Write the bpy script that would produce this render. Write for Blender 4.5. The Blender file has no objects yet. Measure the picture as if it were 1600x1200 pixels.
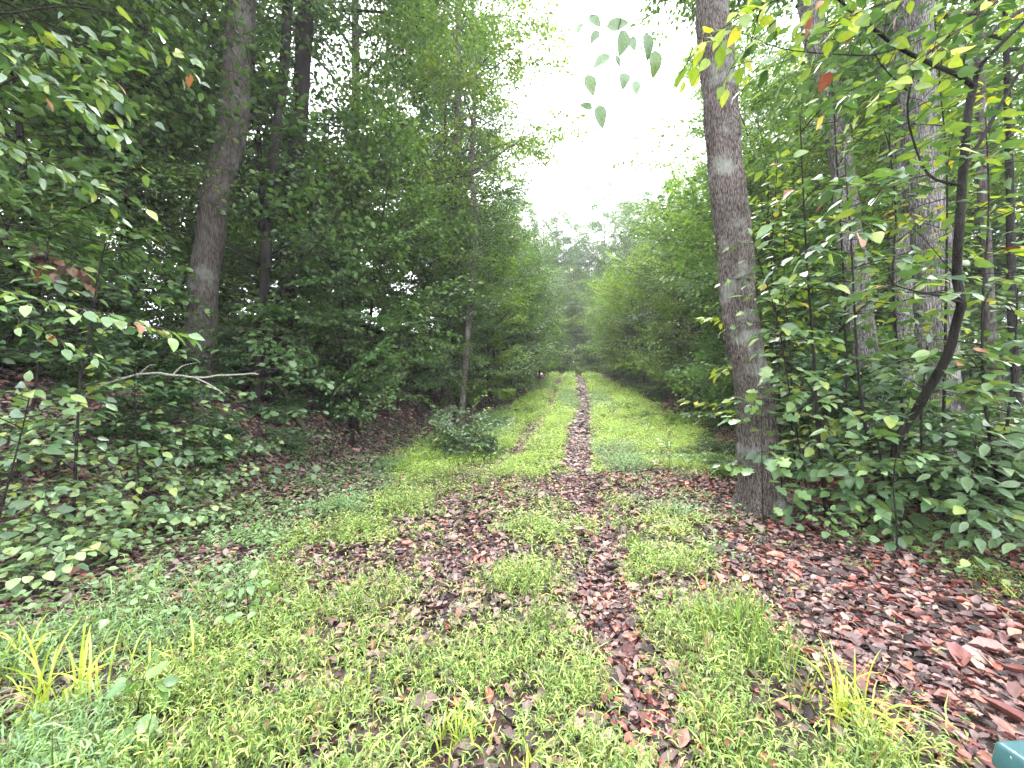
import bpy, math, random
import numpy as np
from mathutils import Vector, Matrix

random.seed(11)
RNG = np.random.default_rng(11)
SC = bpy.context.scene
COL = SC.collection
R = math.radians

# ------------------------------------------------------------------ camera
F = 615.0                       # focal length in pixels of a 1600 px wide picture
PITCH = R(2.0)
CAM = np.array([0.0, 0.0, 1.5])
cam = bpy.data.cameras.new('camera')
cam.sensor_width = 36.0
cam.lens = 36.0 * F / 1600.0
cam.clip_start = 0.05
cam.clip_end = 1500
camo = bpy.data.objects.new('camera', cam)
COL.objects.link(camo)
camo.location = CAM
camo.rotation_euler = (R(90) + PITCH, 0, 0)
SC.camera = camo

# ------------------------------------------------------------------ light
SUN_EL, SUN_AZ = R(60), R(9)
w = bpy.data.worlds.new('World')
SC.world = w
w.use_nodes = True
nt = w.node_tree
for n in list(nt.nodes):
    nt.nodes.remove(n)
out = nt.nodes.new('ShaderNodeOutputWorld')
bg = nt.nodes.new('ShaderNodeBackground')
sky = nt.nodes.new('ShaderNodeTexSky')
sky.sky_type = 'NISHITA'
sky.sun_disc = False
sky.sun_elevation = SUN_EL
sky.sun_rotation = SUN_AZ
sky.air_density = 1.0
sky.dust_density = 4.0
mix = nt.nodes.new('ShaderNodeMix')
mix.data_type = 'RGBA'
mix.inputs[0].default_value = 0.88
mix.inputs[7].default_value = (12.0, 12.3, 12.8, 1)     # closed bright cloud layer over the clear sky
nt.links.new(sky.outputs[0], mix.inputs[6])
nt.links.new(mix.outputs[2], bg.inputs[0])
bg.inputs[1].default_value = 0.1
nt.links.new(bg.outputs[0], out.inputs[0])

sd = bpy.data.lights.new('sun', 'SUN')
sd.energy = 1.5
sd.angle = R(25)
sd.color = (1.0, 0.96, 0.9)
so = bpy.data.objects.new('sun', sd)
COL.objects.link(so)
sdir = Vector((math.sin(SUN_AZ) * math.cos(SUN_EL), math.cos(SUN_AZ) * math.cos(SUN_EL), math.sin(SUN_EL)))
so.rotation_euler = sdir.to_track_quat('Z', 'Y').to_euler()

SC.view_settings.view_transform = 'Standard'
SC.view_settings.look = 'None'
SC.view_settings.gamma = 1
SC.view_settings.use_curve_mapping = False
SC.view_settings.exposure = 2.8
SC.render.engine = 'CYCLES'
cy = SC.cycles
cy.max_bounces = 7
cy.diffuse_bounces = 4
cy.glossy_bounces = 2
cy.transmission_bounces = 5
cy.volume_bounces = 1
cy.use_denoising = True
cy.use_adaptive_sampling = True
cy.adaptive_threshold = 0.02
cy.caustics_reflective = False
cy.caustics_refractive = False

# ------------------------------------------------------------------ terrain
def sp(x):
    return np.logaddexp(0, x)

_ws = np.random.default_rng(3)
_wk = [(_ws.uniform(0, 2 * np.pi), _ws.uniform(0, 6.28), _ws.uniform(.6, 1.6)) for _ in range(14)]
def wob(x, y, f, seed=0):
    s = 0
    for i in range(6):
        a, p, k = _wk[(i + seed) % 14]
        s = s + np.sin((x * np.cos(a + seed) + y * np.sin(a + seed)) * f * k + p * (seed + 1))
    return s / 3.0

def rut_r(y):
    return np.interp(y, [-5, 1.7, 3, 7.2, 12, 18, 26, 34, 50], [.35, .62, .76, 1.15, 2.05, 3.3, 4.6, 5.7, 9.0])
def toe(y):
    return np.interp(y, [-5, 3, 9, 13, 19, 26, 34, 50], [-3.9, -3.5, -3.3, -2.1, -.2, 1.5, 2.9, 5.0])
def edge_r(y):
    return np.interp(y, [-5, 3, 5, 9, 14, 22, 34, 50], [4.6, 4.0, 3.7, 5.2, 6.6, 7.0, 7.7, 10])

def ss(t):
    t = np.clip(t, 0, 1)
    return t * t * (3 - 2 * t)

def height(x, y):
    x = np.asarray(x, float); y = np.asarray(y, float)
    h = .15 * 2 * sp((y - 11.5) / 2) - .16 * 3 * sp((y - 38) / 3)
    d = toe(y) - x
    fade = np.interp(y, [26, 40], [1, .45])
    h = h + fade * (1.85 * ss(d / 3.4) + .09 * np.clip(d - 2.6, 0, 7))
    e = x - edge_r(y)
    h = h + .03 * np.clip(e - .4, 0, 30) + .14 * ss(e / 1.2)
    rr = rut_r(y)
    track = np.exp(-((x - rr) / .28) ** 2) + np.exp(-((x - rr + 1.6) / .34) ** 2)
    h = h - .055 * track
    h = h + .03 * wob(x, y, 1.3, 1) + .015 * wob(x, y, 4.1, 2)
    return h

def ray(u, v):
    a = (u - 800) / F; b = (600 - v) / F
    return np.array([a, math.cos(PITCH) - b * math.sin(PITCH), math.sin(PITCH) + b * math.cos(PITCH)])
def PY(u, v, Y):
    r = ray(u, v)
    return CAM + r * (Y / r[1])
def PX(u, v, depth):
    return CAM + ray(u, v) * depth
def G(u, v):
    r = ray(u, v)
    t = .5
    while t < 90:
        p = CAM + r * t
        if p[2] < height(p[0], p[1]):
            return np.array([p[0], p[1], float(height(p[0], p[1]))])
        t += .02 + t * .004
    return CAM + r * 40

# ------------------------------------------------------------------ mesh helpers
class MB:
    """collects vertices and faces"""
    def __init__(s):
        s.v = []; s.f = []; s.n = 0; s.m = []
    def add(s, v, f, mat=0):
        v = np.asarray(v, float).reshape(-1, 3)
        f = np.asarray(f, np.int64)
        s.v.append(v); s.f.append(f + s.n); s.n += len(v)
        s.m.append(np.full(len(f), mat, np.int32))
    def mesh(s, name, mats, smooth=False):
        me = bpy.data.meshes.new(name)
        if not s.v:
            return me
        v = np.concatenate(s.v)
        me.vertices.add(len(v))
        me.vertices.foreach_set('co', v.astype(np.float32).ravel())
        sizes = np.concatenate([np.full(len(f), f.shape[1]) for f in s.f])
        idx = np.concatenate([f.ravel() for f in s.f])
        me.loops.add(len(idx))
        me.loops.foreach_set('vertex_index', idx.astype(np.int32))
        me.polygons.add(len(sizes))
        st = np.concatenate([[0], np.cumsum(sizes)[:-1]])
        me.polygons.foreach_set('loop_start', st.astype(np.int32))
        if not isinstance(mats, (list, tuple)):
            mats = [mats]
        for m in mats:
            me.materials.append(m)
        if len(mats) > 1:
            me.polygons.foreach_set('material_index', np.concatenate(s.m).astype(np.int32))
        me.update(calc_edges=True)
        if smooth:
            me.polygons.foreach_set('use_smooth', np.ones(len(sizes), bool))
        return me

def tag(o, label=None, cat=None, group=None, kind=None):
    if label: o['label'] = label
    if cat: o['category'] = cat
    if group: o['group'] = group
    if kind: o['kind'] = kind
    return o
def link(name, me, parent=None, loc=None):
    o = bpy.data.objects.new(name, me)
    COL.objects.link(o)
    if parent is not None: o.parent = parent
    if loc is not None: o.location = loc
    return o
def thing(name, label, cat, loc=(0, 0, 0), rz=0, group=None):
    o = bpy.data.objects.new(name, None)
    COL.objects.link(o)
    o.empty_display_size = .1
    o.location = loc
    o.rotation_euler = (0, 0, rz)
    return tag(o, label, cat, group)

def norm(a):
    a = np.asarray(a, float)
    return a / np.maximum(np.linalg.norm(a, axis=-1, keepdims=True), 1e-9)

def smooth_path(pts, n):
    pts = np.asarray(pts, float)
    d = np.concatenate([[0], np.cumsum(np.linalg.norm(np.diff(pts, axis=0), axis=1))])
    t = np.linspace(0, d[-1], n)
    # Catmull-Rom by parameter d
    out_ = []
    P_ = np.vstack([2 * pts[0] - pts[1], pts, 2 * pts[-1] - pts[-2]])
    for q in t:
        i = int(np.clip(np.searchsorted(d, q) - 1, 0, len(pts) - 2))
        s_ = (q - d[i]) / max(d[i + 1] - d[i], 1e-9)
        p0, p1, p2, p3 = P_[i], P_[i + 1], P_[i + 2], P_[i + 3]
        out_.append(.5 * ((2 * p1) + (-p0 + p2) * s_ + (2 * p0 - 5 * p1 + 4 * p2 - p3) * s_ ** 2 + (-p0 + 3 * p1 - 3 * p2 + p3) * s_ ** 3))
    return np.array(out_)

def tube(mb, pts, rad, k=6, mat=0, rough=0.0, rg=None):
    pts = np.asarray(pts, float); n = len(pts)
    rad = np.broadcast_to(np.asarray(rad, float), (n,)) if np.ndim(rad) < 1 or len(rad) != n else np.asarray(rad, float)
    tan = norm(np.gradient(pts, axis=0))
    ref = np.array([1.0, 0, 0]) if abs(tan[0][2]) > .7 else np.array([0, 0, 1.0])
    a = norm(np.cross(tan, ref)); b = np.cross(tan, a)
    th = np.linspace(0, 2 * np.pi, k, endpoint=False)
    rr = rad[:, None] * np.ones((1, k))
    if rough and rg is not None:
        rr = rr * (1 + rough * rg.standard_normal((n, k)))
    v = pts[:, None, :] + rr[..., None] * (np.cos(th)[None, :, None] * a[:, None, :] + np.sin(th)[None, :, None] * b[:, None, :])
    v = v.reshape(-1, 3)
    i = np.arange(n - 1)[:, None] * k; j = np.arange(k)[None, :]; j2 = (j + 1) % k
    f = np.stack([i + j, i + j2, i + k + j2, i + k + j], -1).reshape(-1, 4)
    mb.add(v, f, mat)
    if rad[-1] > .004:
        mb.add(np.vstack([v[-k:], pts[-1:]]), [[q, (q + 1) % k, k] for q in range(k)], mat)

# leaf templates: columns are along, side, up (unit length, unit half width)
T_DIA = (np.array([[0, 0, 0], [.42, 1, .10], [1, 0, -.10], [.42, -1, .10]]), np.array([[0, 2, 1], [0, 3, 2]]))
T_THIN = (np.array([[0, 0, 0], [.42, 1, .015], [1, 0, -.06], [.42, -1, .015]]), np.array([[0, 2, 1], [0, 3, 2]]))
T_HEX = (np.array([[0, 0, 0], [.25, .8, .10], [.62, .85, .06], [1, 0, -.16], [.62, -.85, .06], [.25, -.8, .10]]),
         np.array([[0, 3, 2, 1], [0, 5, 4, 3]]))
T_BLADE = (np.array([[0, .5, 0], [0, -.5, 0], [.45, 1, .16], [.45, -1, .16], [1, 0, -.14]]),
           np.array([[0, 1, 3], [0, 3, 2], [2, 3, 4]]))
# lobed fallen leaf (maple like), slightly cupped
_l = [(0, 0), (.12, .42), (.30, .36), (.38, .98), (.55, .52), (.78, .62), (.74, .24), (1, 0)]
_lob = [(0.45, 0)] + _l + [(a, -b) for a, b in _l[1:-1][::-1]]
T_LOBE = (np.array([[a, b, .16 * abs(b) - .1 * a * a] for a, b in _lob]),
          np.array([[0, i, i + 1 if i < len(_lob) - 1 else 1] for i in range(1, len(_lob))]))
T_CURL = (np.array([[0, 0, 0], [.2, .7, .28], [.6, .9, .34], [1, .1, .22], [.62, -.8, .22], [.2, -.6, .26], [.5, 0, 0]]),
          np.array([[6, 0, 1], [6, 1, 2], [6, 2, 3], [6, 3, 4], [6, 4, 5], [6, 5, 0]]))

def put_leaves(mb, T, pos, d, nrm, L, W, mat=0):
    """one leaf per row: position, direction, normal, length, half width"""
    if len(pos) == 0: return
    d = norm(d); s = norm(np.cross(nrm, d)); u = np.cross(d, s)
    tv, tf = T
    L = np.broadcast_to(L, (len(pos),)); W = np.broadcast_to(W, (len(pos),))
    v = (pos[:, None, :] + d[:, None, :] * (tv[:, 0][None, :] * L[:, None])[..., None]
         + s[:, None, :] * (tv[:, 1][None, :] * W[:, None])[..., None]
         + u[:, None, :] * (tv[:, 2][None, :] * L[:, None])[..., None])
    k = len(tv)
    f = (np.arange(len(pos))[:, None, None] * k + tf[None]).reshape(-1, tf.shape[1])
    mb.add(v.reshape(-1, 3), f, mat)

# ------------------------------------------------------------------ materials
def newmat(name):
    m = bpy.data.materials.new(name)
    m.use_nodes = True
    t = m.node_tree
    for n in list(t.nodes): t.nodes.remove(n)
    return m, t, (lambda k, **kw: _n(t, k, kw)), t.links.new
def _n(t, k, kw):
    n = t.nodes.new(k)
    for a, b in kw.items():
        if hasattr(n, a): setattr(n, a, b)
        else: n.inputs[a].default_value = b
    return n
def ramp(n, cols):
    cr = n.color_ramp
    while len(cr.elements) < len(cols): cr.elements.new(.5)
    for e, (p, c) in zip(cr.elements, cols):
        e.position = p; e.color = (*c, 1)

def leafmat(name, cols, trans=.35, rough=.48, spec=.45, tint=(1.3, 1.35, .5), noise_scale=9, obj_w=.45):
    m, t, N, Lk = newmat(name)
    geo = N('ShaderNodeNewGeometry'); oi = N('ShaderNodeObjectInfo')
    m1 = N('ShaderNodeMath', operation='MULTIPLY'); m1.inputs[1].default_value = obj_w
    m2 = N('ShaderNodeMath', operation='MULTIPLY_ADD'); m2.inputs[1].default_value = 1 - obj_w
    Lk(oi.outputs['Random'], m1.inputs[0]); Lk(geo.outputs['Random Per Island'], m2.inputs[0]); Lk(m1.outputs[0], m2.inputs[2])
    cr = N('ShaderNodeValToRGB'); ramp(cr, cols); Lk(m2.outputs[0], cr.inputs[0])
    # fine mottling of the blade
    tc = N('ShaderNodeTexCoord'); nz = N('ShaderNodeTexNoise', Scale=noise_scale, Detail=3.0)
    Lk(tc.outputs['Object'], nz.inputs['Vector'])
    mr = N('ShaderNodeMapRange'); mr.inputs[1].default_value = .3; mr.inputs[2].default_value = .7
    mr.inputs[3].default_value = .72; mr.inputs[4].default_value = 1.25
    Lk(nz.outputs[0], mr.inputs[0])
    mul = N('ShaderNodeVectorMath', operation='SCALE'); Lk(cr.outputs[0], mul.inputs[0]); Lk(mr.outputs[0], mul.inputs['Scale'])
    p = N('ShaderNodeBsdfPrincipled', Roughness=rough); p.inputs['Specular IOR Level'].default_value = spec
    Lk(mul.outputs[0], p.inputs['Base Color'])
    tv = N('ShaderNodeVectorMath', operation='MULTIPLY'); tv.inputs[1].default_value = tint
    Lk(mul.outputs[0], tv.inputs[0])
    tr = N('ShaderNodeBsdfTranslucent'); Lk(tv.outputs[0], tr.inputs[0])
    mx = N('ShaderNodeMixShader'); mx.inputs[0].default_value = trans
    Lk(p.outputs[0], mx.inputs[1]); Lk(tr.outputs[0], mx.inputs[2])
    o = N('ShaderNodeOutputMaterial'); Lk(mx.outputs[0], o.inputs[0])
    return m

M = {}
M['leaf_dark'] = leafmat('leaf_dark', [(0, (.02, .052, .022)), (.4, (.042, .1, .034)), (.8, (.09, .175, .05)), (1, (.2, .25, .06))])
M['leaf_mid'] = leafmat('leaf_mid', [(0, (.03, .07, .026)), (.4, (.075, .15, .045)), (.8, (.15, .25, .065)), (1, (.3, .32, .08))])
M['leaf_sunlit'] = leafmat('leaf_sunlit', [(0, (.07, .14, .025)), (.5, (.14, .24, .035)), (.9, (.22, .31, .04)), (1, (.36, .32, .05))], trans=.42)  # sunlit yellow-green of the track edge, put into the leaf colour
M['leaf_grey'] = leafmat('leaf_grey', [(0, (.045, .095, .04)), (.6, (.085, .15, .065)), (1, (.14, .2, .09))], trans=.3, rough=.42, spec=.6)
M['leaf_hero'] = leafmat('leaf_hero', [(0, (.032, .08, .032)), (.45, (.07, .14, .055)), (.8, (.115, .2, .06)), (1, (.24, .3, .06))], trans=.36, rough=.34, spec=.75, noise_scale=2.5, obj_w=1)
M['leaf_yellow'] = leafmat('leaf_yellow', [(0, (.10, .17, .03)), (.5, (.19, .27, .035)), (.85, (.3, .34, .04)), (1, (.45, .33, .05))], trans=.45, noise_scale=2.5, obj_w=1)
M['leaf_pale'] = leafmat('leaf_pale', [(0, (.08, .16, .06)), (.5, (.13, .23, .08)), (1, (.2, .29, .1))], trans=.32, rough=.38, spec=.65, noise_scale=2.5, obj_w=1)
M['leaf_low'] = leafmat('leaf_low', [(0, (.09, .16, .08)), (.5, (.18, .28, .12)), (.92, (.28, .38, .16)), (1, (.4, .4, .13))], trans=.3, rough=.38, spec=.6, noise_scale=2.5, obj_w=1)
M['leaf_rust'] = leafmat('leaf_rust', [(0, (.16, .05, .03)), (.5, (.3, .1, .055)), (1, (.38, .2, .09))], trans=.25, tint=(1.2, .8, .5), noise_scale=3, obj_w=1)
M['grass'] = leafmat('grass', [(0, (.08, .14, .045)), (.35, (.17, .27, .07)), (.7, (.30, .42, .11)), (.93, (.46, .53, .15)), (1, (.48, .4, .18))], trans=.38, rough=.5, spec=.4, tint=(1.2, 1.25, .6), obj_w=0)
M['grass_far_lit'] = leafmat('grass_far_lit', [(0, (.18, .30, .07)), (.5, (.33, .48, .11)), (1, (.52, .62, .17))], trans=.36, rough=.5, spec=.3, tint=(1.15, 1.25, .6), obj_w=0)  # same grass, brighter: the light on the far lawn is put into its colour
M['grass_blue'] = leafmat('grass_blue', [(0, (.09, .17, .075)), (.5, (.17, .29, .12)), (1, (.28, .41, .17))], trans=.33, spec=.45, obj_w=0)
M['sedge'] = leafmat('sedge', [(0, (.24, .34, .05)), (.5, (.42, .5, .08)), (1, (.6, .58, .14))], trans=.4, tint=(1.15, 1.15, .6), obj_w=.3)
M['sedge_green'] = leafmat('sedge_green', [(0, (.07, .14, .03)), (.6, (.16, .27, .05)), (1, (.3, .33, .1))], trans=.35, obj_w=.3)
M['straw'] = leafmat('straw', [(0, (.06, .05, .03)), (.6, (.14, .12, .06)), (1, (.4, .34, .2))], trans=.2, tint=(1, 1, .8), obj_w=0)
M['leaf_brown'] = leafmat('leaf_brown', [(0, (.03, .014, .01)), (.5, (.09, .045, .03)), (1, (.2, .1, .06))], trans=.15, tint=(1.2, .8, .6), noise_scale=3, obj_w=1)
M['litter'] = leafmat('litter', [(0, (.016, .011, .012)), (.25, (.06, .040, .040)), (.55, (.15, .10, .098)), (.8, (.27, .19, .18)), (.93, (.32, .14, .11)), (1, (.44, .33, .27))],
                      trans=.1, rough=.55, spec=.3, tint=(1.2, .9, .7), noise_scale=30, obj_w=0)
M['litter_red'] = leafmat('litter_red', [(0, (.09, .045, .04)), (.4, (.2, .085, .07)), (.7, (.32, .15, .11)), (.85, (.4, .09, .06)), (1, (.46, .32, .22))],
                          trans=.15, rough=.45, spec=.45, tint=(1.2, .9, .7), noise_scale=6, obj_w=1)

M['litter_reds'] = leafmat('litter_reds', [(0, (.06, .022, .022)), (.4, (.16, .055, .05)), (.7, (.28, .11, .085)), (.9, (.36, .085, .06)), (1, (.42, .26, .18))],
                          trans=.1, rough=.5, spec=.35, tint=(1.2, .9, .7), noise_scale=30, obj_w=0)

def barkmat(name, dark, light, moss=0.0, scale=1.0, bump=.6, lichen=.15):
    m, t, N, Lk = newmat(name)
    tc = N('ShaderNodeTexCoord')
    mp = N('ShaderNodeMapping'); mp.inputs['Scale'].default_value = (14 * scale, 14 * scale, 2.2 * scale)
    Lk(tc.outputs['Object'], mp.inputs[0])
    n1 = N('ShaderNodeTexNoise', Scale=2.2, Detail=8.0, Roughness=.65, Distortion=.6); Lk(mp.outputs[0], n1.inputs['Vector'])
    vo = N('ShaderNodeTexVoronoi', feature='DISTANCE_TO_EDGE', Scale=2.6); Lk(mp.outputs[0], vo.inputs['Vector'])
    mrv = N('ShaderNodeMapRange'); mrv.inputs[2].default_value = .25; Lk(vo.outputs[0], mrv.inputs[0])
    mm = N('ShaderNodeMath', operation='MULTIPLY'); Lk(n1.outputs[0], mm.inputs[0]); Lk(mrv.outputs[0], mm.inputs[1])
    ad = N('ShaderNodeMath', operation='ADD'); Lk(mm.outputs[0], ad.inputs[0]); Lk(n1.outputs[0], ad.inputs[1])
    cr = N('ShaderNodeValToRGB'); ramp(cr, [(.45, dark), (.95, light)]); Lk(ad.outputs[0], cr.inputs[0])
    n2 = N('ShaderNodeTexNoise', Scale=2.6, Detail=5.0, Roughness=.6); Lk(tc.outputs['Object'], n2.inputs['Vector'])
    r2 = N('ShaderNodeValToRGB'); ramp(r2, [(.52, (0, 0, 0)), (.64, (1, 1, 1))]); Lk(n2.outputs[0], r2.inputs[0])
    ml = N('ShaderNodeMath', operation='MULTIPLY'); ml.inputs[1].default_value = lichen; Lk(r2.outputs[0], ml.inputs[0])
    mxl = N('ShaderNodeMix', data_type='RGBA'); Lk(ml.outputs[0], mxl.inputs[0]); Lk(cr.outputs[0], mxl.inputs[6])
    mxl.inputs[7].default_value = (.34, .36, .32, 1)
    n3 = N('ShaderNodeTexNoise', Scale=5.0, Detail=6.0, Roughness=.7); Lk(tc.outputs['Object'], n3.inputs['Vector'])
    r3 = N('ShaderNodeValToRGB'); ramp(r3, [(.42, (0, 0, 0)), (.62, (1, 1, 1))]); Lk(n3.outputs[0], r3.inputs[0])
    m3 = N('ShaderNodeMath', operation='MULTIPLY'); m3.inputs[1].default_value = moss; Lk(r3.outputs[0], m3.inputs[0])
    mx3 = N('ShaderNodeMix', data_type='RGBA'); Lk(m3.outputs[0], mx3.inputs[0]); Lk(mxl.outputs[2], mx3.inputs[6])
    mx3.inputs[7].default_value = (.06, .10, .02, 1)
    p = N('ShaderNodeBsdfPrincipled', Roughness=.85); p.inputs['Specular IOR Level'].default_value = .12
    Lk(mx3.outputs[2], p.inputs['Base Color'])
    b = N('ShaderNodeBump', Strength=bump, Distance=.03); Lk(ad.outputs[0], b.inputs['Height']); Lk(b.outputs[0], p.inputs['Normal'])
    o = N('ShaderNodeOutputMaterial'); Lk(p.outputs[0], o.inputs[0])
    return m
M['bark'] = barkmat('bark', (.024, .018, .016), (.2, .17, .155), scale=1.7, lichen=.55, bump=.9)
M['bark_grey'] = barkmat('bark_grey', (.024, .02, .018), (.078, .068, .06), scale=.9, bump=.5, lichen=.18)
M['bark_plated'] = barkmat('bark_plated', (.035, .03, .03), (.27, .25, .245), scale=1.0, bump=.9, lichen=.1)
M['bark_dark'] = barkmat('bark_dark', (.006, .005, .005), (.026, .022, .02), scale=2.5, bump=.5, lichen=.04)
M['bark_moss'] = barkmat('bark_moss', (.03, .025, .02), (.12, .1, .08), moss=.85, scale=2, bump=.5)
M['bark_pale'] = barkmat('bark_pale', (.10, .09, .08), (.32, .3, .27), scale=2.5, bump=.3)
M['twig'] = barkmat('twig', (.02, .016, .013), (.07, .058, .048), scale=5, bump=.1, lichen=0)

def groundmat():
    m, t, N, Lk = newmat('forest_soil')
    tc = N('ShaderNodeTexCoord')
    v = N('ShaderNodeTexVoronoi', Scale=16.0); Lk(tc.outputs['Object'], v.inputs['Vector'])
    v.inputs['Randomness'].default_value = 1
    cr = N('ShaderNodeValToRGB')
    ramp(cr, [(0, (.012, .009, .008)), (.35, (.035, .023, .02)), (.7, (.065, .042, .036)), (1, (.12, .08, .07))])
    sep = N('ShaderNodeSeparateColor'); Lk(v.outputs['Color'], sep.inputs[0]); Lk(sep.outputs[0], cr.inputs[0])
    n = N('ShaderNodeTexNoise', Scale=1.1, Detail=6.0); Lk(tc.outputs['Object'], n.inputs['Vector'])
    r = N('ShaderNodeValToRGB'); ramp(r, [(.4, (.6, .6, .6)), (.65, (1.1, 1.1, 1.1))]); Lk(n.outputs[0], r.inputs[0])
    mu = N('ShaderNodeMix', data_type='RGBA', blend_type='MULTIPLY'); mu.inputs[0].default_value = 1
    Lk(cr.outputs[0], mu.inputs[6]); Lk(r.outputs[0], mu.inputs[7])
    p = N('ShaderNodeBsdfPrincipled', Roughness=.8); Lk(mu.outputs[2], p.inputs['Base Color'])
    p.inputs['Specular IOR Level'].default_value = .2
    nb = N('ShaderNodeTexNoise', Scale=40.0, Detail=6.0); Lk(tc.outputs['Object'], nb.inputs['Vector'])
    b = N('ShaderNodeBump', Strength=.8, Distance=.02); Lk(nb.outputs[0], b.inputs['Height']); Lk(b.outputs[0], p.inputs['Normal'])
    o = N('ShaderNodeOutputMaterial'); Lk(p.outputs[0], o.inputs[0])
    return m
M['soil'] = groundmat()

def paintmat():
    m, t, N, Lk = newmat('green_paint')
    tc = N('ShaderNodeTexCoord')
    n = N('ShaderNodeTexNoise', Scale=14.0, Detail=6.0, Roughness=.7); Lk(tc.outputs['Object'], n.inputs['Vector'])
    cr = N('ShaderNodeValToRGB'); ramp(cr, [(.35, (.03, .085, .095)), (.7, (.045, .115, .125))]); Lk(n.outputs[0], cr.inputs[0])
    n2 = N('ShaderNodeTexNoise', Scale=55.0, Detail=2.0); Lk(tc.outputs['Object'], n2.inputs['Vector'])
    r2 = N('ShaderNodeValToRGB'); ramp(r2, [(.70, (0, 0, 0)), (.73, (1, 1, 1))]); Lk(n2.outputs[0], r2.inputs[0])
    mx = N('ShaderNodeMix', data_type='RGBA'); Lk(r2.outputs[0], mx.inputs[0]); Lk(cr.outputs[0], mx.inputs[6]); mx.inputs[7].default_value = (.5, .5, .45, 1)
    p = N('ShaderNodeBsdfPrincipled', Roughness=.38); Lk(mx.outputs[2], p.inputs['Base Color'])
    o = N('ShaderNodeOutputMaterial'); Lk(p.outputs[0], o.inputs[0])
    return m
M['paint'] = paintmat()

# ------------------------------------------------------------------ ground sheet
def build_ground():
    xs = np.concatenate([np.array([-600, -300, -150, -80, -50]), np.linspace(-36, -9, 46), np.linspace(-8.8, 9, 200), np.linspace(9.5, 36, 46), np.array([50, 80, 150, 300, 600])])
    ys = np.concatenate([np.array([-300, -80, -25, -10]), np.linspace(-6, .8, 18), np.linspace(.9, 14, 170), np.linspace(14.3, 60, 110), np.array([70, 85, 110, 160, 300, 700])])
    X, Y = np.meshgrid(xs, ys)
    Z = height(X, Y)
    Z = np.where(Y > 60, height(X, np.minimum(Y, 60)) - .02 * (Y - 60) * 0, Z)
    far = np.abs(X) > 40
    Z = np.where(far, height(np.clip(X, -40, 40), np.minimum(Y, 60)), Z)
    v = np.stack([X, Y, Z], -1).reshape(-1, 3)
    nx = len(xs)
    i = np.arange(len(ys) - 1)[:, None] * nx + np.arange(nx - 1)[None, :]
    f = np.stack([i, i + 1, i + nx + 1, i + nx], -1).reshape(-1, 4)
    mb = MB(); mb.add(v, f)
    return tag(link('ground', mb.mesh('ground', M['soil'], True)), 'sloping forest ground with dark soil under the wheel track and bank', None, None, 'structure')
ground = build_ground()

# ------------------------------------------------------------------ haze
def build_haze():
    m, t, N, Lk = newmat('haze')
    v = N('ShaderNodeVolumePrincipled', Density=.0012)
    v.inputs['Color'].default_value = (.95, .97, 1, 1)
    v.inputs['Anisotropy'].default_value = .2
    o = N('ShaderNodeOutputMaterial'); Lk(v.outputs[0], o.inputs['Volume'])
    x0, x1, y0, y1, z0, z1 = -610, 610, -310, 710, -5, 45
    vs = [(x, y, z) for z in (z0, z1) for y in (y0, y1) for x in (x0, x1)]
    mb = MB(); mb.add(vs, [[0, 2, 3, 1], [4, 5, 7, 6], [0, 1, 5, 4], [2, 6, 7, 3], [0, 4, 6, 2], [1, 3, 7, 5]])
    return tag(link('haze', mb.mesh('haze', m)), 'thin damp mist hanging between the far trees', None, None, 'stuff')
build_haze()

# ------------------------------------------------------------------ leafy boughs
def make_bough(rg, L=1.7, leaf=.075, ntw=12, gap=.05, spread=1.0):
    segs = []; P_, D_, N_, S_ = [], [], [], []
    yw = rg.uniform(-.08, .08) * L
    up = rg.uniform(.02, .16); dr = rg.uniform(.12, .34)
    ax = lambda t: np.array([L * t, yw * math.sin(t * 3), L * (up * t - dr * t * t)])
    tt = np.linspace(0, 1, 7)
    segs.append((np.array([ax(t) for t in tt]), np.linspace(.011, .002, 7) * (L / 1.7)))
    def leaves_on(a, b, n0, side0=1, sz=1.0):
        ln = np.linalg.norm(b - a); n = max(2, int(ln / gap))
        d = (b - a) / max(ln, 1e-6)
        lat = norm(np.cross([0, 0, 1.0], d))
        for i in range(n0, n + 1):
            s = side0 if i % 2 else -side0
            ang = R(rg.uniform(35, 75)) if i < n else 0
            dd = d * math.cos(ang) + lat * s * math.sin(ang) + np.array([0, 0, rg.uniform(-.45, .12)])
            P_.append(a + d * ln * i / n + rg.normal(0, .01, 3)); D_.append(dd)
            N_.append(np.array([0, -.15, 1.0]) + rg.normal(0, .5, 3)); S_.append(leaf * sz * rg.uniform(.6, 1.2))
    for i in range(ntw):
        t = .14 + .82 * (i + rg.uniform(-.3, .3)) / ntw
        t = float(np.clip(t, .05, .98))
        a = ax(t); s = 1 if i % 2 else -1
        ln = L * spread * (.5 * (1 - t) ** .7 + .08) * rg.uniform(.7, 1.25)
        an = R(rg.uniform(38, 66))
        d = np.array([math.cos(an), s * math.sin(an), rg.uniform(-.28, .14)])
        b = a + d * ln; mid = (a + b) / 2 + np.array([0, 0, .04 * ln])
        segs.append((np.array([a, mid, b]), np.array([.0045, .003, .0015])))
        leaves_on(a, mid, 1); leaves_on(mid, b, 1)
        if ln > .45:
            for s2 in (1, -1):
                an2 = an * s + s2 * R(rg.uniform(35, 50))
                d2 = np.array([math.cos(an2), math.sin(an2), rg.uniform(-.3, .1)])
                leaves_on(mid, mid + d2 * ln * .4, 1)
    leaves_on(ax(.55), ax(1.0), 0)
    return segs, np.array(P_), np.array(D_), np.array(N_), np.array(S_)

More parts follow.
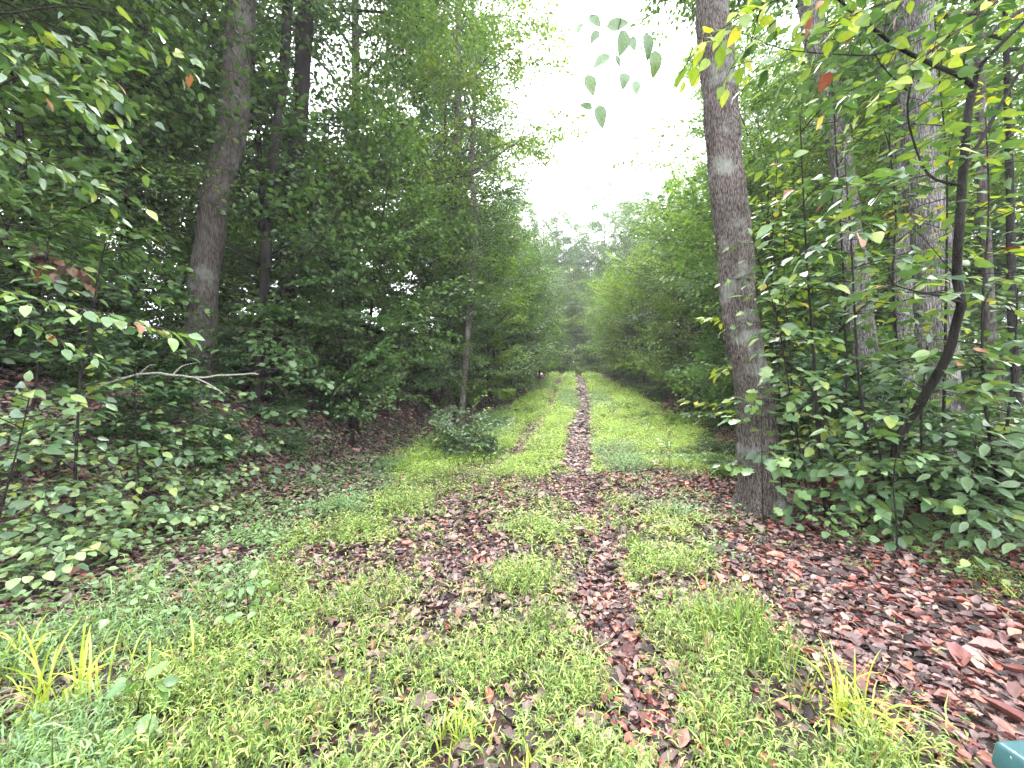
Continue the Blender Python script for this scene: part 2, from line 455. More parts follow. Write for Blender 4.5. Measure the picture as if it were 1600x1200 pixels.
def rot(az, el, roll=0):
    ca, sa = math.cos(az), math.sin(az); ce, se = math.cos(el), math.sin(el); cr_, sr = math.cos(roll), math.sin(roll)
    Rz = np.array([[ca, -sa, 0], [sa, ca, 0], [0, 0, 1]])
    Ry = np.array([[ce, 0, -se], [0, 1, 0], [se, 0, ce]])
    Rx = np.array([[1, 0, 0], [0, cr_, -sr], [0, sr, cr_]])
    return Rz @ Ry @ Rx

BOUGH = [make_bough(np.random.default_rng(100 + i), L=1.7, leaf=.118, ntw=12, gap=.074) for i in range(7)]
BOUGH_BIG = [make_bough(np.random.default_rng(200 + i), L=2.0, leaf=.145, ntw=10, gap=.10) for i in range(6)]

class Crown:
    def __init__(s): s.segs = []; s.P = []; s.D = []; s.N = []; s.S = []
    def bough(s, b, p, Rm, sc, lsc=1.0, keep=1.0, rg=None, twigs=True):
        segs, P_, D_, N_, S_ = b
        if keep < 1:
            k = rg.random(len(P_)) < keep
            P_, D_, N_, S_ = P_[k], D_[k], N_[k], S_[k]
        s.P.append(P_ @ Rm.T * sc + p); s.D.append(D_ @ Rm.T); s.N.append(N_ @ Rm.T); s.S.append(S_ * lsc)
        for i, (pp, r) in enumerate(segs):
            if i == 0 or twigs: s.segs.append((pp @ Rm.T * sc + p, r * max(sc, .7)))
    def arrays(s):
        return np.concatenate(s.P), np.concatenate(s.D), np.concatenate(s.N), np.concatenate(s.S)

def meshes_from(cr, trunk_mb, name, leaf_mat, T=T_HEX, wr=.33, trunk_mat='bark_grey'):
    P_, D_, N_, S_ = cr.arrays()
    lb = MB(); put_leaves(lb, T, P_, D_, N_, S_, S_ * wr)
    bb = MB()
    for pp, r in cr.segs: tube(bb, pp, r, 3)
    out_ = [('crown', lb.mesh(name + '_crown', M[leaf_mat]))]
    if cr.segs: out_.append(('branches', bb.mesh(name + '_branches', M['twig'])))
    if trunk_mb is not None: out_.insert(0, ('trunk', trunk_mb.mesh(name + '_trunk', M[trunk_mat], True)))
    return out_

def trunk_path(rg, H, lean=.04, wig=.12, n=16):
    z = np.linspace(0, H, n)
    a = rg.uniform(0, 6.28)
    k = rg.uniform(.25, .6)
    x = lean * z * math.cos(a) + wig * np.sin(z * k + rg.uniform(0, 6)) * (z / H) ** .5
    y = lean * z * math.sin(a) + wig * np.sin(z * k * 1.3 + rg.uniform(0, 6)) * (z / H) ** .5
    p = np.stack([x - x[0], y - y[0], z], -1)
    p[0, 2] = -.3
    return p
def at(path, z):
    return np.array([np.interp(z, path[:, 2], path[:, 0]), np.interp(z, path[:, 2], path[:, 1]), z])

def tall_tree(seed, H=22, r=.17, start=.32, limbs=24, lmat='leaf_mid', bark='bark_grey', big=True, name='tall', spread=1.0):
    rg = np.random.default_rng(seed)
    path = trunk_path(rg, H, lean=rg.uniform(.0, .035))
    tb = MB()
    z = path[:, 2]
    rad = r * (1 - .85 * np.clip(z / H, 0, 1) ** 1.1) + .35 * r * np.exp(-np.clip(z, 0, 99) / .25)
    pp = smooth_path(path, 40)
    tube(tb, pp, np.interp(pp[:, 2], z, rad), 12, rough=.02, rg=rg)
    cr = Crown(); B = BOUGH_BIG if big else BOUGH
    for i in range(limbs):
        f = (i + rg.uniform(0, 1)) / limbs
        zz = H * (start + (.985 - start) * f)
        az = i * 2.4 + rg.uniform(-.5, .5)
        ln = spread * (H * .15) * (.35 + .85 * math.sin(math.pi * (.15 + .75 * f))) * rg.uniform(.5, 1.25)
        el = R(rg.uniform(5, 50)) + f * R(30)
        p0 = at(path, zz)
        d = rot(az, el) @ np.array([1.0, 0, 0])
        lp = np.array([p0 + d * ln * t + np.array([0, 0, -.10 * ln * t * t]) for t in np.linspace(0, 1, 6)])
        lr = np.linspace(.035, .01, 6) * (1.2 - f) * (r / .17) * 1.2
        tube(tb, lp, lr, 5)
        nb = max(4, int(ln * 2.3))
        for j in range(nb):
            t = .3 + .7 * (j + rg.uniform(0, .8)) / nb
            q = lp[0] + (lp[-1] - lp[0]) * min(t, 1)
            q = np.array([np.interp(t, np.linspace(0, 1, 6), lp[:, k]) for k in range(3)])
            az2 = az + (1 if j % 2 else -1) * R(rg.uniform(15, 75)) if j < nb - 1 else az
            cr.bough(B[rg.integers(len(B))], q, rot(az2, R(rg.uniform(-35, 55)), rg.uniform(-.9, .9)), rg.uniform(.55, 1.05), lsc=rg.uniform(.85, 1.15), twigs=False)
    return meshes_from(cr, tb, name, lmat, T_DIA if big else T_HEX, .34, bark)

def understory(seed, H=7, r=.05, start=.12, nb=36, lmat='leaf_mid', bark='bark_dark', name='under', reach=1.0, lsc=1.0):
    rg = np.random.default_rng(seed)
    path = trunk_path(rg, H, lean=rg.uniform(.02, .12), wig=.18)
    tb = MB()
    pp = smooth_path(path, 26)
    tube(tb, pp, r * (1 - .85 * np.clip(pp[:, 2] / H, 0, 1)) + .002, 8, rough=.03, rg=rg)
    cr = Crown()
    for i in range(nb):
        f = (i + rg.uniform(0, 1)) / nb
        zz = H * (start + (1 - start) * f)
        az = i * 2.4 + rg.uniform(-1.2, 1.2)
        p0 = at(path, zz)
        sc = reach * (.45 + .85 * math.sin(math.pi * (.12 + .72 * f)) ** .8) * rg.choice([.5, .8, 1.0, 1.25])
        el = R(rg.uniform(-12, 34)) + f * R(30)
        d = rot(az, el) @ np.array([1.0, 0, 0])
        stub = rg.uniform(.1, .9) * sc
        q = p0 + d * stub
        tube(tb, np.array([p0, (p0 + q) / 2 + [0, 0, .02], q]), np.array([.016, .012, .008]) * (1.3 - f) * r / .05, 4)
        cr.bough(BOUGH[rg.integers(len(BOUGH))], q, rot(az, el * .8, rg.uniform(-.75, .75)), sc, lsc=lsc * rg.uniform(.85, 1.15))
        if rg.random() < .6:
            cr.bough(BOUGH[rg.integers(len(BOUGH))], p0 + d * stub * .6, rot(az + R(rg.uniform(-60, 60)), el * .5 + rg.uniform(-.4, .5), rg.uniform(-.8, .8)), sc * .7, lsc=lsc)
    return meshes_from(cr, tb, name, lmat, T_HEX, .34, bark)

def shrub(seed, H=1.6, stems=5, lmat='leaf_dark', name='shrub', lsc=.9, reach=.55):
    rg = np.random.default_rng(seed)
    tb = MB(); cr = Crown()
    for s in range(stems):
        az0 = s * 6.28 / stems + rg.uniform(-.5, .5)
        h = H * rg.uniform(.55, 1.05)
        tip = np.array([math.cos(az0) * h * rg.uniform(.15, .5), math.sin(az0) * h * rg.uniform(.15, .5), h])
        pp = smooth_path([[0, 0, -.1], tip * [.35, .35, .5], tip], 8)
        tube(tb, pp, np.linspace(.012, .003, 8), 4)
        for i in range(5):
            t = rg.uniform(.15, 1)
            q = pp[int(t * 7)]
            cr.bough(BOUGH[rg.integers(len(BOUGH))], q, rot(rg.uniform(0, 6.28), R(rg.uniform(-5, 30)), rg.uniform(-.4, .4)), reach * rg.uniform(.6, 1.2), lsc=lsc, keep=.75, rg=rg)
    return meshes_from(cr, tb, name, lmat, T_HEX, .34, 'twig')

def plant(parts, name, label, cat, loc, rz=0, scale=1.0, group=None, tilt=(0, 0), leafmat_=None):
    root = thing(name, label, cat, loc, rz, group)
    root.rotation_euler = (tilt[0], tilt[1], rz)
    root.scale = (scale,) * 3
    for nm, me in parts:
        o = link(nm, me, root)
        if nm in ('branches', 'crown'): o['kind'] = 'stuff'
        if leafmat_ and nm == 'crown':
            o.material_slots[0].link = 'OBJECT'; o.material_slots[0].material = M[leafmat_]
    return root

TALL = [tall_tree(300 + i, H=[21, 24, 19, 23, 20][i], r=[.16, .2, .13, .17, .12][i], start=[.3, .36, .25, .2, .28][i], limbs=[24, 26, 22, 30, 22][i],
                  lmat='leaf_mid', name='tall%d' % i) for i in range(5)]
TALLN = [tall_tree(340 + i, H=[17, 20][i], r=[.12, .16][i], start=.3, limbs=22, lmat='leaf_dark', big=False, name='talln%d' % i) for i in range(2)]
UNDER = [understory(400 + i, H=[7, 8.5, 6, 9.5, 5][i], r=[.05, .06, .04, .07, .035][i], nb=[44, 50, 38, 56, 32][i], lmat='leaf_mid', name='under%d' % i,
                    reach=[1, 1.1, .9, 1.15, .85][i], lsc=[1, .8, 1.2, 1, .9][i]) for i in range(5)]
SHRUB = [shrub(500 + i, H=[1.7, 1.2, 2.3, .9][i], stems=[5, 5, 6, 4][i], name='shrub%d' % i) for i in range(4)]

FAR = [tall_tree(360 + i, H=[20, 23][i], r=.16, start=.05, limbs=40, spread=1.35, name='far%d' % i) for i in range(2)]
def hz(x, y): return float(height(x, y))

# ------------------------------------------------------------------ trees whose trunks can be told apart
def bark_trunk(path, radii, seed, furrow=.05, k=36, n=150, ridges=13):
    """trunk with real furrows: radius modulated by broken vertical ridges"""
    rg = np.random.default_rng(seed)
    pp = smooth_path(path, n)
    d = np.linspace(0, 1, n)
    rad = np.interp(d, np.linspace(0, 1, len(radii)), radii)
    tan = norm(np.gradient(pp, axis=0))
    a = norm(np.cross(tan, [0, 1.0, 0])); b = np.cross(tan, a)
    th = np.linspace(0, 2 * np.pi, k, endpoint=False)
    s = np.concatenate([[0], np.cumsum(np.linalg.norm(np.diff(pp, axis=0), axis=1))])
    S_, TH = np.meshgrid(s, th, indexing='ij')
    mod = np.zeros_like(S_)
    for i in range(7):
        q = rg.integers(ridges - 5, ridges + 6); ph = rg.uniform(0, 6.28)
        mod += np.sin(TH * q + ph + 1.6 * np.sin(S_ * rg.uniform(2, 6) + rg.uniform(0, 6))) * rg.uniform(.5, 1)
    mod = np.abs(mod / 3)
    fl = np.exp(-S_ / .26) * (.55 + .38 * np.sin(TH * 4 + rg.uniform(0, 6)) + .1 * np.sin(TH * 7))
    lump = .015 * np.sin(S_ * 9 + 2 * TH) + .03 * np.sin(S_ * 3.1 + TH) + .03 * np.sin(S_ * 1.3 - 2 * TH + 2)
    rr = rad[:, None] * (1 + furrow * (mod - .5) + fl + lump)
    v = pp[:, None, :] + rr[..., None] * (np.cos(th)[None, :, None] * a[:, None, :] + np.sin(th)[None, :, None] * b[:, None, :])
    i = np.arange(n - 1)[:, None] * k; j = np.arange(k)[None, :]; j2 = (j + 1) % k
    f = np.stack([i + j, i + j2, i + k + j2, i + k + j], -1).reshape(-1, 4)
    mb = MB(); mb.add(v.reshape(-1, 3), f)
    return mb, pp

def trunk_tree(px, Y, wpx, label, bark='bark_grey', Htop=20, seed=1, furrow=.04, crown='leaf_mid', start=None, name='forest_tree', k=36, limbs=16, nboughs=True, cat='tree', group=None):
    """px: list of (u, v) from the foot upwards; the trunk goes on to Htop above the frame"""
    pts = [PY(u, v, Y) for u, v in px]
    # foot goes down to the ground below the lowest point seen
    p0 = pts[0]; g = hz(p0[0], p0[1])
    if p0[2] > g + .15:
        q = pts[1]; d = (p0 - q) / (p0[2] - q[2])
        foot = p0 + d * (g - p0[2]); foot[1] = Y; pts.insert(0, foot)
    pts[0][2] = min(pts[0][2], hz(pts[0][0], pts[0][1])) - .12
    base = pts[0].copy(); base[2] = hz(base[0], base[1])
    top = pts[-1]; dirn = norm(pts[-1] - pts[-2]); dirn = norm(dirn * .5 + np.array([0, 0, 1.0]) * .5)
    extra = max(Htop - (top[2] - base[2]), 1.5)
    pts += [top + dirn * extra * .4, top + dirn * extra + np.array([.2, .3, 0])]
    r = wpx * Y / F / 2
    path = np.array(pts) - base
    path[0, 2] -= 0
    z = path[:, 2]
    radii_z = np.linspace(0, 1, 12)
    L_ = smooth_path(path, 60)
    zz = np.linspace(0, 1, 12)
    rad = [r * (1.1 - .12 * min(q / .1, 1) - .8 * max(q - .45, 0) / .55) for q in zz]
    mb, pp = bark_trunk(path, rad, seed, furrow=furrow, k=k)
    root = thing(name, label, cat, base, 0, group)
    link('trunk', mb.mesh('trunk', M[bark], True), root)
    rg = np.random.default_rng(seed + 77)
    cr = Crown()
    H = pp[-1, 2]; st = H * .45 if start is None else start
    for i in range(limbs):
        f = (i + rg.random()) / limbs
        z_ = st + (H - st) * f
        p_ = at(pp, z_); az = i * 2.4 + rg.uniform(-.5, .5)
        ln = H * .15 * (1 - .6 * f) * rg.uniform(.7, 1.2); el = R(rg.uniform(10, 40))
        d = rot(az, el) @ np.array([1.0, 0, 0])
        lp = np.array([p_ + d * ln * t + np.array([0, 0, -.1 * ln * t * t]) for t in np.linspace(0, 1, 5)])
        bb = MB(); tube(bb, lp, np.linspace(.04, .012, 5) * (1.2 - f), 5)
        link('limb', bb.mesh('limb', M[bark]), root)
        for j in range(max(3, int(ln * 2))):
            t = rg.uniform(.35, 1); q = lp[0] + (lp[-1] - lp[0]) * t
            cr.bough(BOUGH_BIG[rg.integers(6)], q, rot(az + rg.uniform(-1, 1), R(rg.uniform(-15, 20)), rg.uniform(-.4, .4)), rg.uniform(.6, 1), twigs=False)
    P_, D_, N_, S_ = cr.arrays()
    lb = MB(); put_leaves(lb, T_DIA, P_, D_, N_, S_, S_ * .34)
    tag(link('crown', lb.mesh('crown', M[crown]), root), kind='stuff')
    return root

trunk_tree([(1190, 795), (1184, 700), (1176, 600), (1156, 501), (1148, 400), (1138, 300), (1128, 200), (1120, 100), (1112, 0)], 5.2, 50,
           'thick brown furrowed trunk standing at the right edge of the grassy track', bark='bark', seed=21, furrow=.15, k=90, start=11, Htop=19)
trunk_tree([(303, 606), (312, 540), (320, 430), (328, 380), (334, 320), (352, 250), (363, 200), (372, 100), (378, 0)], 7.4, 40,
           'leaning smooth grey trunk on the dark left bank above the bare fallen branch', bark='bark_grey', seed=22, furrow=.035, start=10, Htop=20)
trunk_tree([(1470, 640), (1465, 540), (1460, 430), (1445, 300), (1436, 200), (1425, 0)], 6.6, 46,
           'broad pale plated trunk directly behind the crooked dark sapling', bark='bark_plated', seed=23, furrow=.16, k=56, start=9)
trunk_tree([(1358, 620), (1350, 540), (1322, 315), (1301, 170), (1264, 0)], 7.6, 32,
           'pale rough trunk leaning left, between the thick brown trunk and the broad plated one', bark='bark_plated', seed=24, furrow=.12, start=9)
trunk_tree([(1412, 600), (1405, 400), (1392, 180), (1383, 0)], 8.6, 28,
           'grey trunk half hidden just left of the broad pale plated trunk', bark='bark_plated', seed=25, furrow=.1, start=8)
trunk_tree([(1560, 640), (1549, 540), (1545, 470), (1536, 300), (1530, 100), (1528, 0)], 6.4, 13,
           'slim pale grey stem to the right of the crooked dark sapling', bark='bark_grey', seed=26, start=7, Htop=13, k=20, limbs=9)
trunk_tree([(1588, 600), (1581, 480), (1578, 300), (1570, 0)], 8, 10,
           'thin dark pole-like stem at the very right edge of the wood', bark='bark_dark', seed=27, start=8, Htop=13, k=16, limbs=9)
trunk_tree([(112, 520), (100, 380), (87, 220), (78, 140), (66, 0)], 8.6, 25,
           'straight dark grey trunk at the far left among green sprays', bark='bark_grey', seed=28, start=8)
trunk_tree([(150, 520), (141, 300), (160, 220), (174, 150), (182, 0)], 10.5, 14,
           'slim pale trunk second from the left edge of the photo', bark='bark_pale', seed=29, start=9, k=20)
trunk_tree([(262, 560), (265, 420), (268, 300), (272, 150), (275, 0)], 12, 12,
           'thin dark trunk a little left of the leaning grey trunk', bark='bark_dark', seed=30, start=9, k=20)
trunk_tree([(402, 580), (412, 470), (419, 350), (424, 270), (440, 150), (450, 0)], 8.2, 15,
           'narrow blackish trunk right of the leaning grey trunk, nearer of the dark pair', bark='bark_dark', seed=31, start=9, k=20)
trunk_tree([(438, 580), (445, 480), (452, 380), (460, 280), (470, 150), (478, 0)], 9, 25,
           'dark trunk with a long crooked side limb, right of the leaning grey trunk', bark='bark_dark', seed=32, start=9)
trunk_tree([(700, 560), (706, 430), (712, 300), (714, 200), (716, 0)], 15, 13,
           'dark brown trunk standing beside the slim pale twisted trunk left of the track', bark='bark', seed=33, start=9, k=20)
trunk_tree([(728, 560), (735, 470), (740, 400), (743, 330), (736, 270), (741, 180), (742, 100), (738, 0)], 14, 9,
           'slim pale twisted trunk rising beside the left edge of the track', bark='bark', seed=34, start=9, k=20)
trunk_tree([(207, 540), (205, 400), (206, 300), (212, 150), (214, 0)], 11, 12,
           'slender grey trunk between the pale slim one and the leaning grey one', bark='bark_grey', seed=35, start=9, k=18)

# ------------------------------------------------------------------ hero foliage: every leaf a part
def leaf_mesh(seed, wr=.56, tipness=1.0, bend=.18, cup=.12, lobed=False):
    """ovate leaf, length 1 along +Y, with midrib fold, curved blade, wavy margin and stalk"""
    rg = np.random.default_rng(seed)
    n = 7
    t = np.linspace(0, 1, n)
    half = wr / 2 * np.sin(np.pi * t ** .72) ** (.85 * tipness) if not lobed else None
    if lobed:
        half = wr / 2 * np.array([.05, .75, .5, 1.25, .7, .9, .0]); t = np.array([0, .1, .3, .42, .6, .78, 1.0])
    half[0] = .01; half[-1] = .0
    zc = -bend * t ** 2 + .03 * np.sin(t * 5 + rg.uniform(0, 6))
    v = []; f = []
    for i in range(n):
        wob_ = rg.normal(0, .02, 2)
        skew = .06 * math.sin(t[i] * 3)
        v += [(-half[i], t[i] + .02 * i / n, zc[i] + cup * half[i] * 1.5 + wob_[0] * (half[i] > .02)), (skew * .3, t[i], zc[i]), (half[i], t[i], zc[i] + cup * half[i] * 1.5 + wob_[1] * (half[i] > .02))]
    for i in range(n - 1):
        a = i * 3
        f += [(a, a + 1, a + 4, a + 3), (a + 1, a + 2, a + 5, a + 4)]
    mb = MB(); mb.add(v, f)
    mb.add([(-.012, -.22, .03), (.012, -.22, .03), (.012, 0, 0), (-.012, 0, 0)], [[0, 1, 2, 3]])
    return mb
LEAFMESH = {}
def leafvars(mat, kind='ovate'):
    key = (mat, kind)
    if key not in LEAFMESH:
        if kind == 'ovate': L_ = [leaf_mesh(i, wr=.52 + .05 * (i % 3), bend=.1 + .07 * (i % 3)) for i in range(6)]
        elif kind == 'long': L_ = [leaf_mesh(i, wr=.40 + .03 * (i % 3), tipness=1.2, bend=.12 + .08 * (i % 3)) for i in range(6)]
        elif kind == 'round': L_ = [leaf_mesh(i, wr=.8, tipness=.8, bend=.12) for i in range(5)]
        else: L_ = [leaf_mesh(i, wr=.75, bend=.16, lobed=True) for i in range(4)]
        LEAFMESH[key] = [m.mesh('leaf_blade', M[mat], True) for m in L_]
    return LEAFMESH[key]

def frame(d, n):
    d = norm(d); s = norm(np.cross(d, n)); u = np.cross(s, d)
    return Matrix(((s[0], d[0], u[0]), (s[1], d[1], u[1]), (s[2], d[2], u[2])))

def place_leaves(root, base, P_, D_, N_, S_, mat, kind='ovate', rg=None, cap=300, odd=None, oddp=.02):
    P_ = np.array(P_); D_ = np.array(D_); N_ = np.array(N_); S_ = np.array(S_)
    app = S_ / np.maximum(np.linalg.norm(P_ - CAM, axis=1), .3)
    a = (P_ - CAM); infr = (a[:, 1] > .2) & (np.abs(a[:, 0]) < 1.36 * a[:, 1]) & (a[:, 2] < 1.1 * a[:, 1])
    order = np.argsort(-(app + infr * 10))
    vs = leafvars(mat, kind)
    for i in order[:cap]:
        if rg is not None and odd and rg.random() < oddp:
            me = leafvars(odd, kind)[i % 4]
        else:
            me = vs[i % len(vs)]
        o = bpy.data.objects.new('leaf', me)
        COL.objects.link(o); o.parent = root
        m3 = frame(D_[i], N_[i]) @ Matrix.Scale(float(S_[i]), 3)
        o.matrix_local = Matrix.Translation(Vector(P_[i] - base)) @ m3.to_4x4()
    rest = order[cap:]
    if len(rest):
        mb = MB(); put_leaves(mb, T_HEX, P_[rest] - base, D_[rest], N_[rest], S_[rest], S_[rest] * .28)
        tag(link('leaves', mb.mesh('leaves', M[mat]), root), kind='stuff')

def leafy_twigs(paths, rg, leaf=.09, gap=.07, twig=.4, tgap=.16, t0=.2, droop=.2, flat=.38, up=(0, -.25, 1)):
    """side twigs and alternate leaves along branch polylines; returns twig tubes and leaf arrays"""
    tw = []; P_, D_, N_, S_ = [], [], [], []
    def alt(pp):
        d = np.concatenate([[0], np.cumsum(np.linalg.norm(np.diff(pp, axis=0), axis=1))])
        n = max(2, int(d[-1] / gap))
        for i in range(1, n + 1):
            s = d[-1] * i / n
            p = np.array([np.interp(s, d, pp[:, k]) for k in range(3)])
            j = min(np.searchsorted(d, s), len(pp) - 1); dd = norm(pp[j] - pp[max(j - 1, 0)])
            lat = norm(np.cross([0, 0, 1.0], dd) + 1e-6)
            ang = R(rg.uniform(35, 72)) if i < n else 0
            sd_ = 1 if i % 2 else -1
            dl = dd * math.cos(ang) + lat * sd_ * math.sin(ang) + np.array([0, 0, -droop * rg.uniform(0, 1.6)])
            P_.append(p + norm(dl) * leaf * .2); D_.append(dl); N_.append(np.array(up) + rg.normal(0, flat, 3)); S_.append(leaf * rg.uniform(.65, 1.2))
    for pp in paths:
        pp = np.asarray(pp, float)
        d = np.concatenate([[0], np.cumsum(np.linalg.norm(np.diff(pp, axis=0), axis=1))]); L_ = d[-1]
        n = max(1, int(L_ * (1 - t0) / tgap))
        for i in range(n):
            s = L_ * (t0 + (1 - t0) * (i + rg.uniform(.1, .9)) / n)
            p = np.array([np.interp(s, d, pp[:, k]) for k in range(3)])
            j = min(max(np.searchsorted(d, s), 1), len(pp) - 1); dd = norm(pp[j] - pp[j - 1])
            az = rg.uniform(0, 6.28) if abs(dd[2]) > .7 else None
            if az is None:
                lat = norm(np.cross([0, 0, 1.0], dd)) * (1 if i % 2 else -1)
                dv = dd * .7 + lat * rg.uniform(.5, 1.1) + np.array([0, 0, rg.uniform(-.25, .2)])
            else:
                dv = np.array([math.cos(az), math.sin(az), rg.uniform(-.05, .4)])
            dv = norm(dv); ln = twig * rg.uniform(.5, 1.2) * (1.2 - .45 * s / L_)
            q = np.array([p, p + dv * ln * .5 + [0, 0, .02], p + dv * ln + np.array([0, 0, -droop * .3 * ln])])
            tw.append((q, np.array([.0035, .0025, .0012]))); alt(q)
        # leader tip
        k = max(1, int(len(pp) * .8))
        if len(pp[k - 1:]) > 1: alt(pp[k - 1:])
    return tw, P_, D_, N_, S_

def hero(name, label, cat, base, stems, rg, mat, kind='ovate', bark='bark_dark', group=None, extra_paths=(), cap=300, odd=None, oddp=.02, stem_name='stem', **kw):
    """stems: list of (points, r0, r1); the first is the main stem"""
    base = np.array(base, float)
    root = thing(name, label, cat, base, 0, group)
    for i, (pts, r0, r1) in enumerate(stems):
        pts = np.asarray(pts, float); n = max(6, len(pts) * 3)
        pp = smooth_path(pts, n) if len(pts) > 2 else np.linspace(pts[0], pts[-1], 6)
        mb = MB(); tube(mb, pp - base, np.linspace(r0, r1, len(pp)), 10 if r0 > .012 else 6, rough=.04, rg=rg)
        link(stem_name if i == 0 else 'branch', mb.mesh('stem', M[bark], True), root)
    paths = [np.asarray(s[0], float) for s in stems if not (len(s[0]) and s[1] > .02 and len(stems) > 1)] + [np.asarray(p, float) for p in extra_paths]
    paths = [smooth_path(p, max(6, len(p) * 3)) if len(p) > 2 else np.linspace(p[0], p[-1], 5) for p in paths]
    tw, P_, D_, N_, S_ = leafy_twigs(paths, rg, **kw)
    mb = MB()
    for q, r_ in tw: tube(mb, q - base, r_, 3)
    if tw: tag(link('twigs', mb.mesh('twigs', M['twig']), root), kind='stuff')
    place_leaves(root, base, P_, D_, N_, S_, mat, kind, rg, cap, odd, oddp)
    return root

# crooked dark sapling on the right, near
Y0 = 3.3
def pl(pts, Y=Y0, dy=0.0):
    n = len(pts)
    return [PY(u, v, Y + dy * i / max(n - 1, 1)) for i, (u, v) in enumerate(pts)]
rg = np.random.default_rng(41)
b0 = G(1392, 812); b0 = np.array([b0[0], b0[1], hz(b0[0], b0[1])])
mainp = [b0 + [0, 0, -.05]] + [PY(u, v, y) for u, v, y in [(1400, 700, 4.2), (1428, 648, 4.0), (1450, 610, 3.8), (1482, 552, 3.6), (1495, 501, 3.5), (1502, 472, 3.4), (1495, 434, 3.4), (1498, 371, 3.3), (1502, 304, 3.3), (1509, 219, 3.3), (1516, 152, 3.3), (1522, 135, 3.3)]]
stems = [(mainp, .042, .026),
         (pl([(1522, 135), (1499, 118), (1458, 101), (1404, 74), (1364, 44), (1330, 17), (1296, -14), (1230, -60)], Y0, -.5), .02, .006),
         (pl([(1522, 135), (1529, 108), (1549, 84), (1600, 34), (1650, -10)], Y0, -.2), .018, .009),
         (pl([(1505, 120), (1509, 67), (1529, 20), (1535, -40)], Y0, .3), .009, .004),
         (pl([(1510, 256), (1543, 202), (1566, 159), (1600, 101), (1650, 20)], Y0, .2), .016, .008),
         (pl([(1502, 290), (1451, 273), (1424, 209), (1418, 169), (1423, 135), (1435, 101), (1480, 60), (1560, 10)], Y0, -.3), .011, .003),
         (pl([(1451, 273), (1384, 287), (1337, 290), (1290, 300)], Y0, -.5), .006, .002),
         (pl([(1418, 142), (1377, 101), (1354, 51), (1350, 20)], Y0 - .2, -.2), .006, .002),
         (pl([(1401, 76), (1357, 86), (1296, 84), (1222, 76), (1161, 52)], Y0 - .2, -.5), .006, .002),
         (pl([(1502, 474), (1470, 462), (1430, 455), (1380, 440)], Y0 + .1, -.4), .014, .003),
         (pl([(1384, 287), (1350, 330), (1300, 370), (1250, 400)], Y0 - .3, -.2), .004, .002),
         (pl([(1495, 434), (1450, 380), (1420, 350)], Y0 + .1, .2), .005, .002)]
hero('crooked_sapling', 'crooked blackish sapling with forked limbs and broad leaves, right foreground', 'tree', b0, stems, rg, 'leaf_hero', 'ovate', odd='leaf_rust', oddp=.02,
     stem_name='trunk', leaf=.125, gap=.085, twig=.42, tgap=.12, t0=.08)

# yellow-green leafy branches coming in above
rg = np.random.default_rng(42)
bb0 = PX(1700, -160, 3.0)
st = [([PX(1700, -160, 3.0), PX(1500, -70, 2.8), PX(1350, -40, 2.6), PX(1215, 0, 2.4), PX(1161, 24, 2.35), PX(1094, 71, 2.3), PX(1062, 116, 2.3)], .012, .002),
      ([PX(1500, -70, 2.8), PX(1420, -10, 2.7), PX(1340, 20, 2.6), PX(1280, 60, 2.5)], .006, .002),
      ([PX(1620, -90, 2.9), PX(1560, 0, 2.8), PX(1480, 60, 2.7), PX(1400, 120, 2.6), PX(1330, 190, 2.6)], .006, .002),
      ([PX(1350, -40, 2.6), PX(1230, 20, 2.5), PX(1160, 80, 2.5), PX(1130, 130, 2.5)], .004, .002)]
hero('overhanging_branch', 'thin overhanging branch with yellow-green leaves crossing in front of the thick brown trunk', 'branch', st[0][0][0], st, rg, 'leaf_yellow', 'ovate', odd='leaf_rust', oddp=.03,
     leaf=.10, gap=.085, twig=.34, tgap=.13, t0=.1, droop=.5, flat=.5, stem_name='limb')

# big backlit leaves against the white sky
rg = np.random.default_rng(43)
tips = [(928, 30, .085, -60), (962, 38, .10, 10), (975, 62, .10, -100), (930, 55, .07, -120), (1012, 68, .10, -75), (1024, 95, .10, -85), (988, 66, .08, -80),
        (942, 92, .09, -140), (922, 128, .085, -70), (938, 178, .10, -80), (918, 166, .06, 170), (976, 122, .08, -100), (994, 134, .075, -90), (906, 42, .06, -110), (965, 92, .05, -60)]
lb0 = PX(1010, -120, 1.75)
st = [([lb0, PX(985, -40, 1.75), PX(972, 20, 1.72), PX(963, 60, 1.7), PX(958, 92, 1.7)], .0045, .0018),
      ([PX(985, -40, 1.75), PX(950, 5, 1.72), PX(930, 22, 1.7)], .002, .001),
      ([PX(1030, -60, 1.75), PX(1015, 10, 1.75), PX(1016, 62, 1.72)], .002, .001),
      ([PX(940, 10, 1.72), PX(935, 90, 1.72), PX(938, 158, 1.72)], .0014, .0007)]
root = thing('hanging_twig', 'hanging twig with a few large grey-green leaves against the white sky', 'branch', lb0)
for i, (pts, r0, r1) in enumerate(st):
    mb = MB(); pp = smooth_path(pts, 9); tube(mb, pp - lb0, np.linspace(r0, r1, 9), 4)
    link('twig', mb.mesh('twig', M['twig']), root)
PP, DD, NN, SS = [], [], [], []
for u, v, s, a in tips:
    p = PX(u, v, 1.7 + rg.uniform(-.08, .08)); a = R(a)
    d = np.array([math.cos(a), rg.uniform(-.3, .3), math.sin(a)])
    PP.append(p - d * s * .4); DD.append(d); NN.append(np.array([rg.uniform(-.4, .4), -1, rg.uniform(-.2, .5)])); SS.append(s)
allp = np.concatenate([smooth_path(q[0], 30) for q in st])
mb = MB()
for p in PP:
    q = allp[np.argmin(np.linalg.norm(allp - p, axis=1))]
    tube(mb, np.array([q, (p + q) / 2 + [0, 0, .008], p]) - lb0, np.array([.0016, .0012, .0009]), 4)
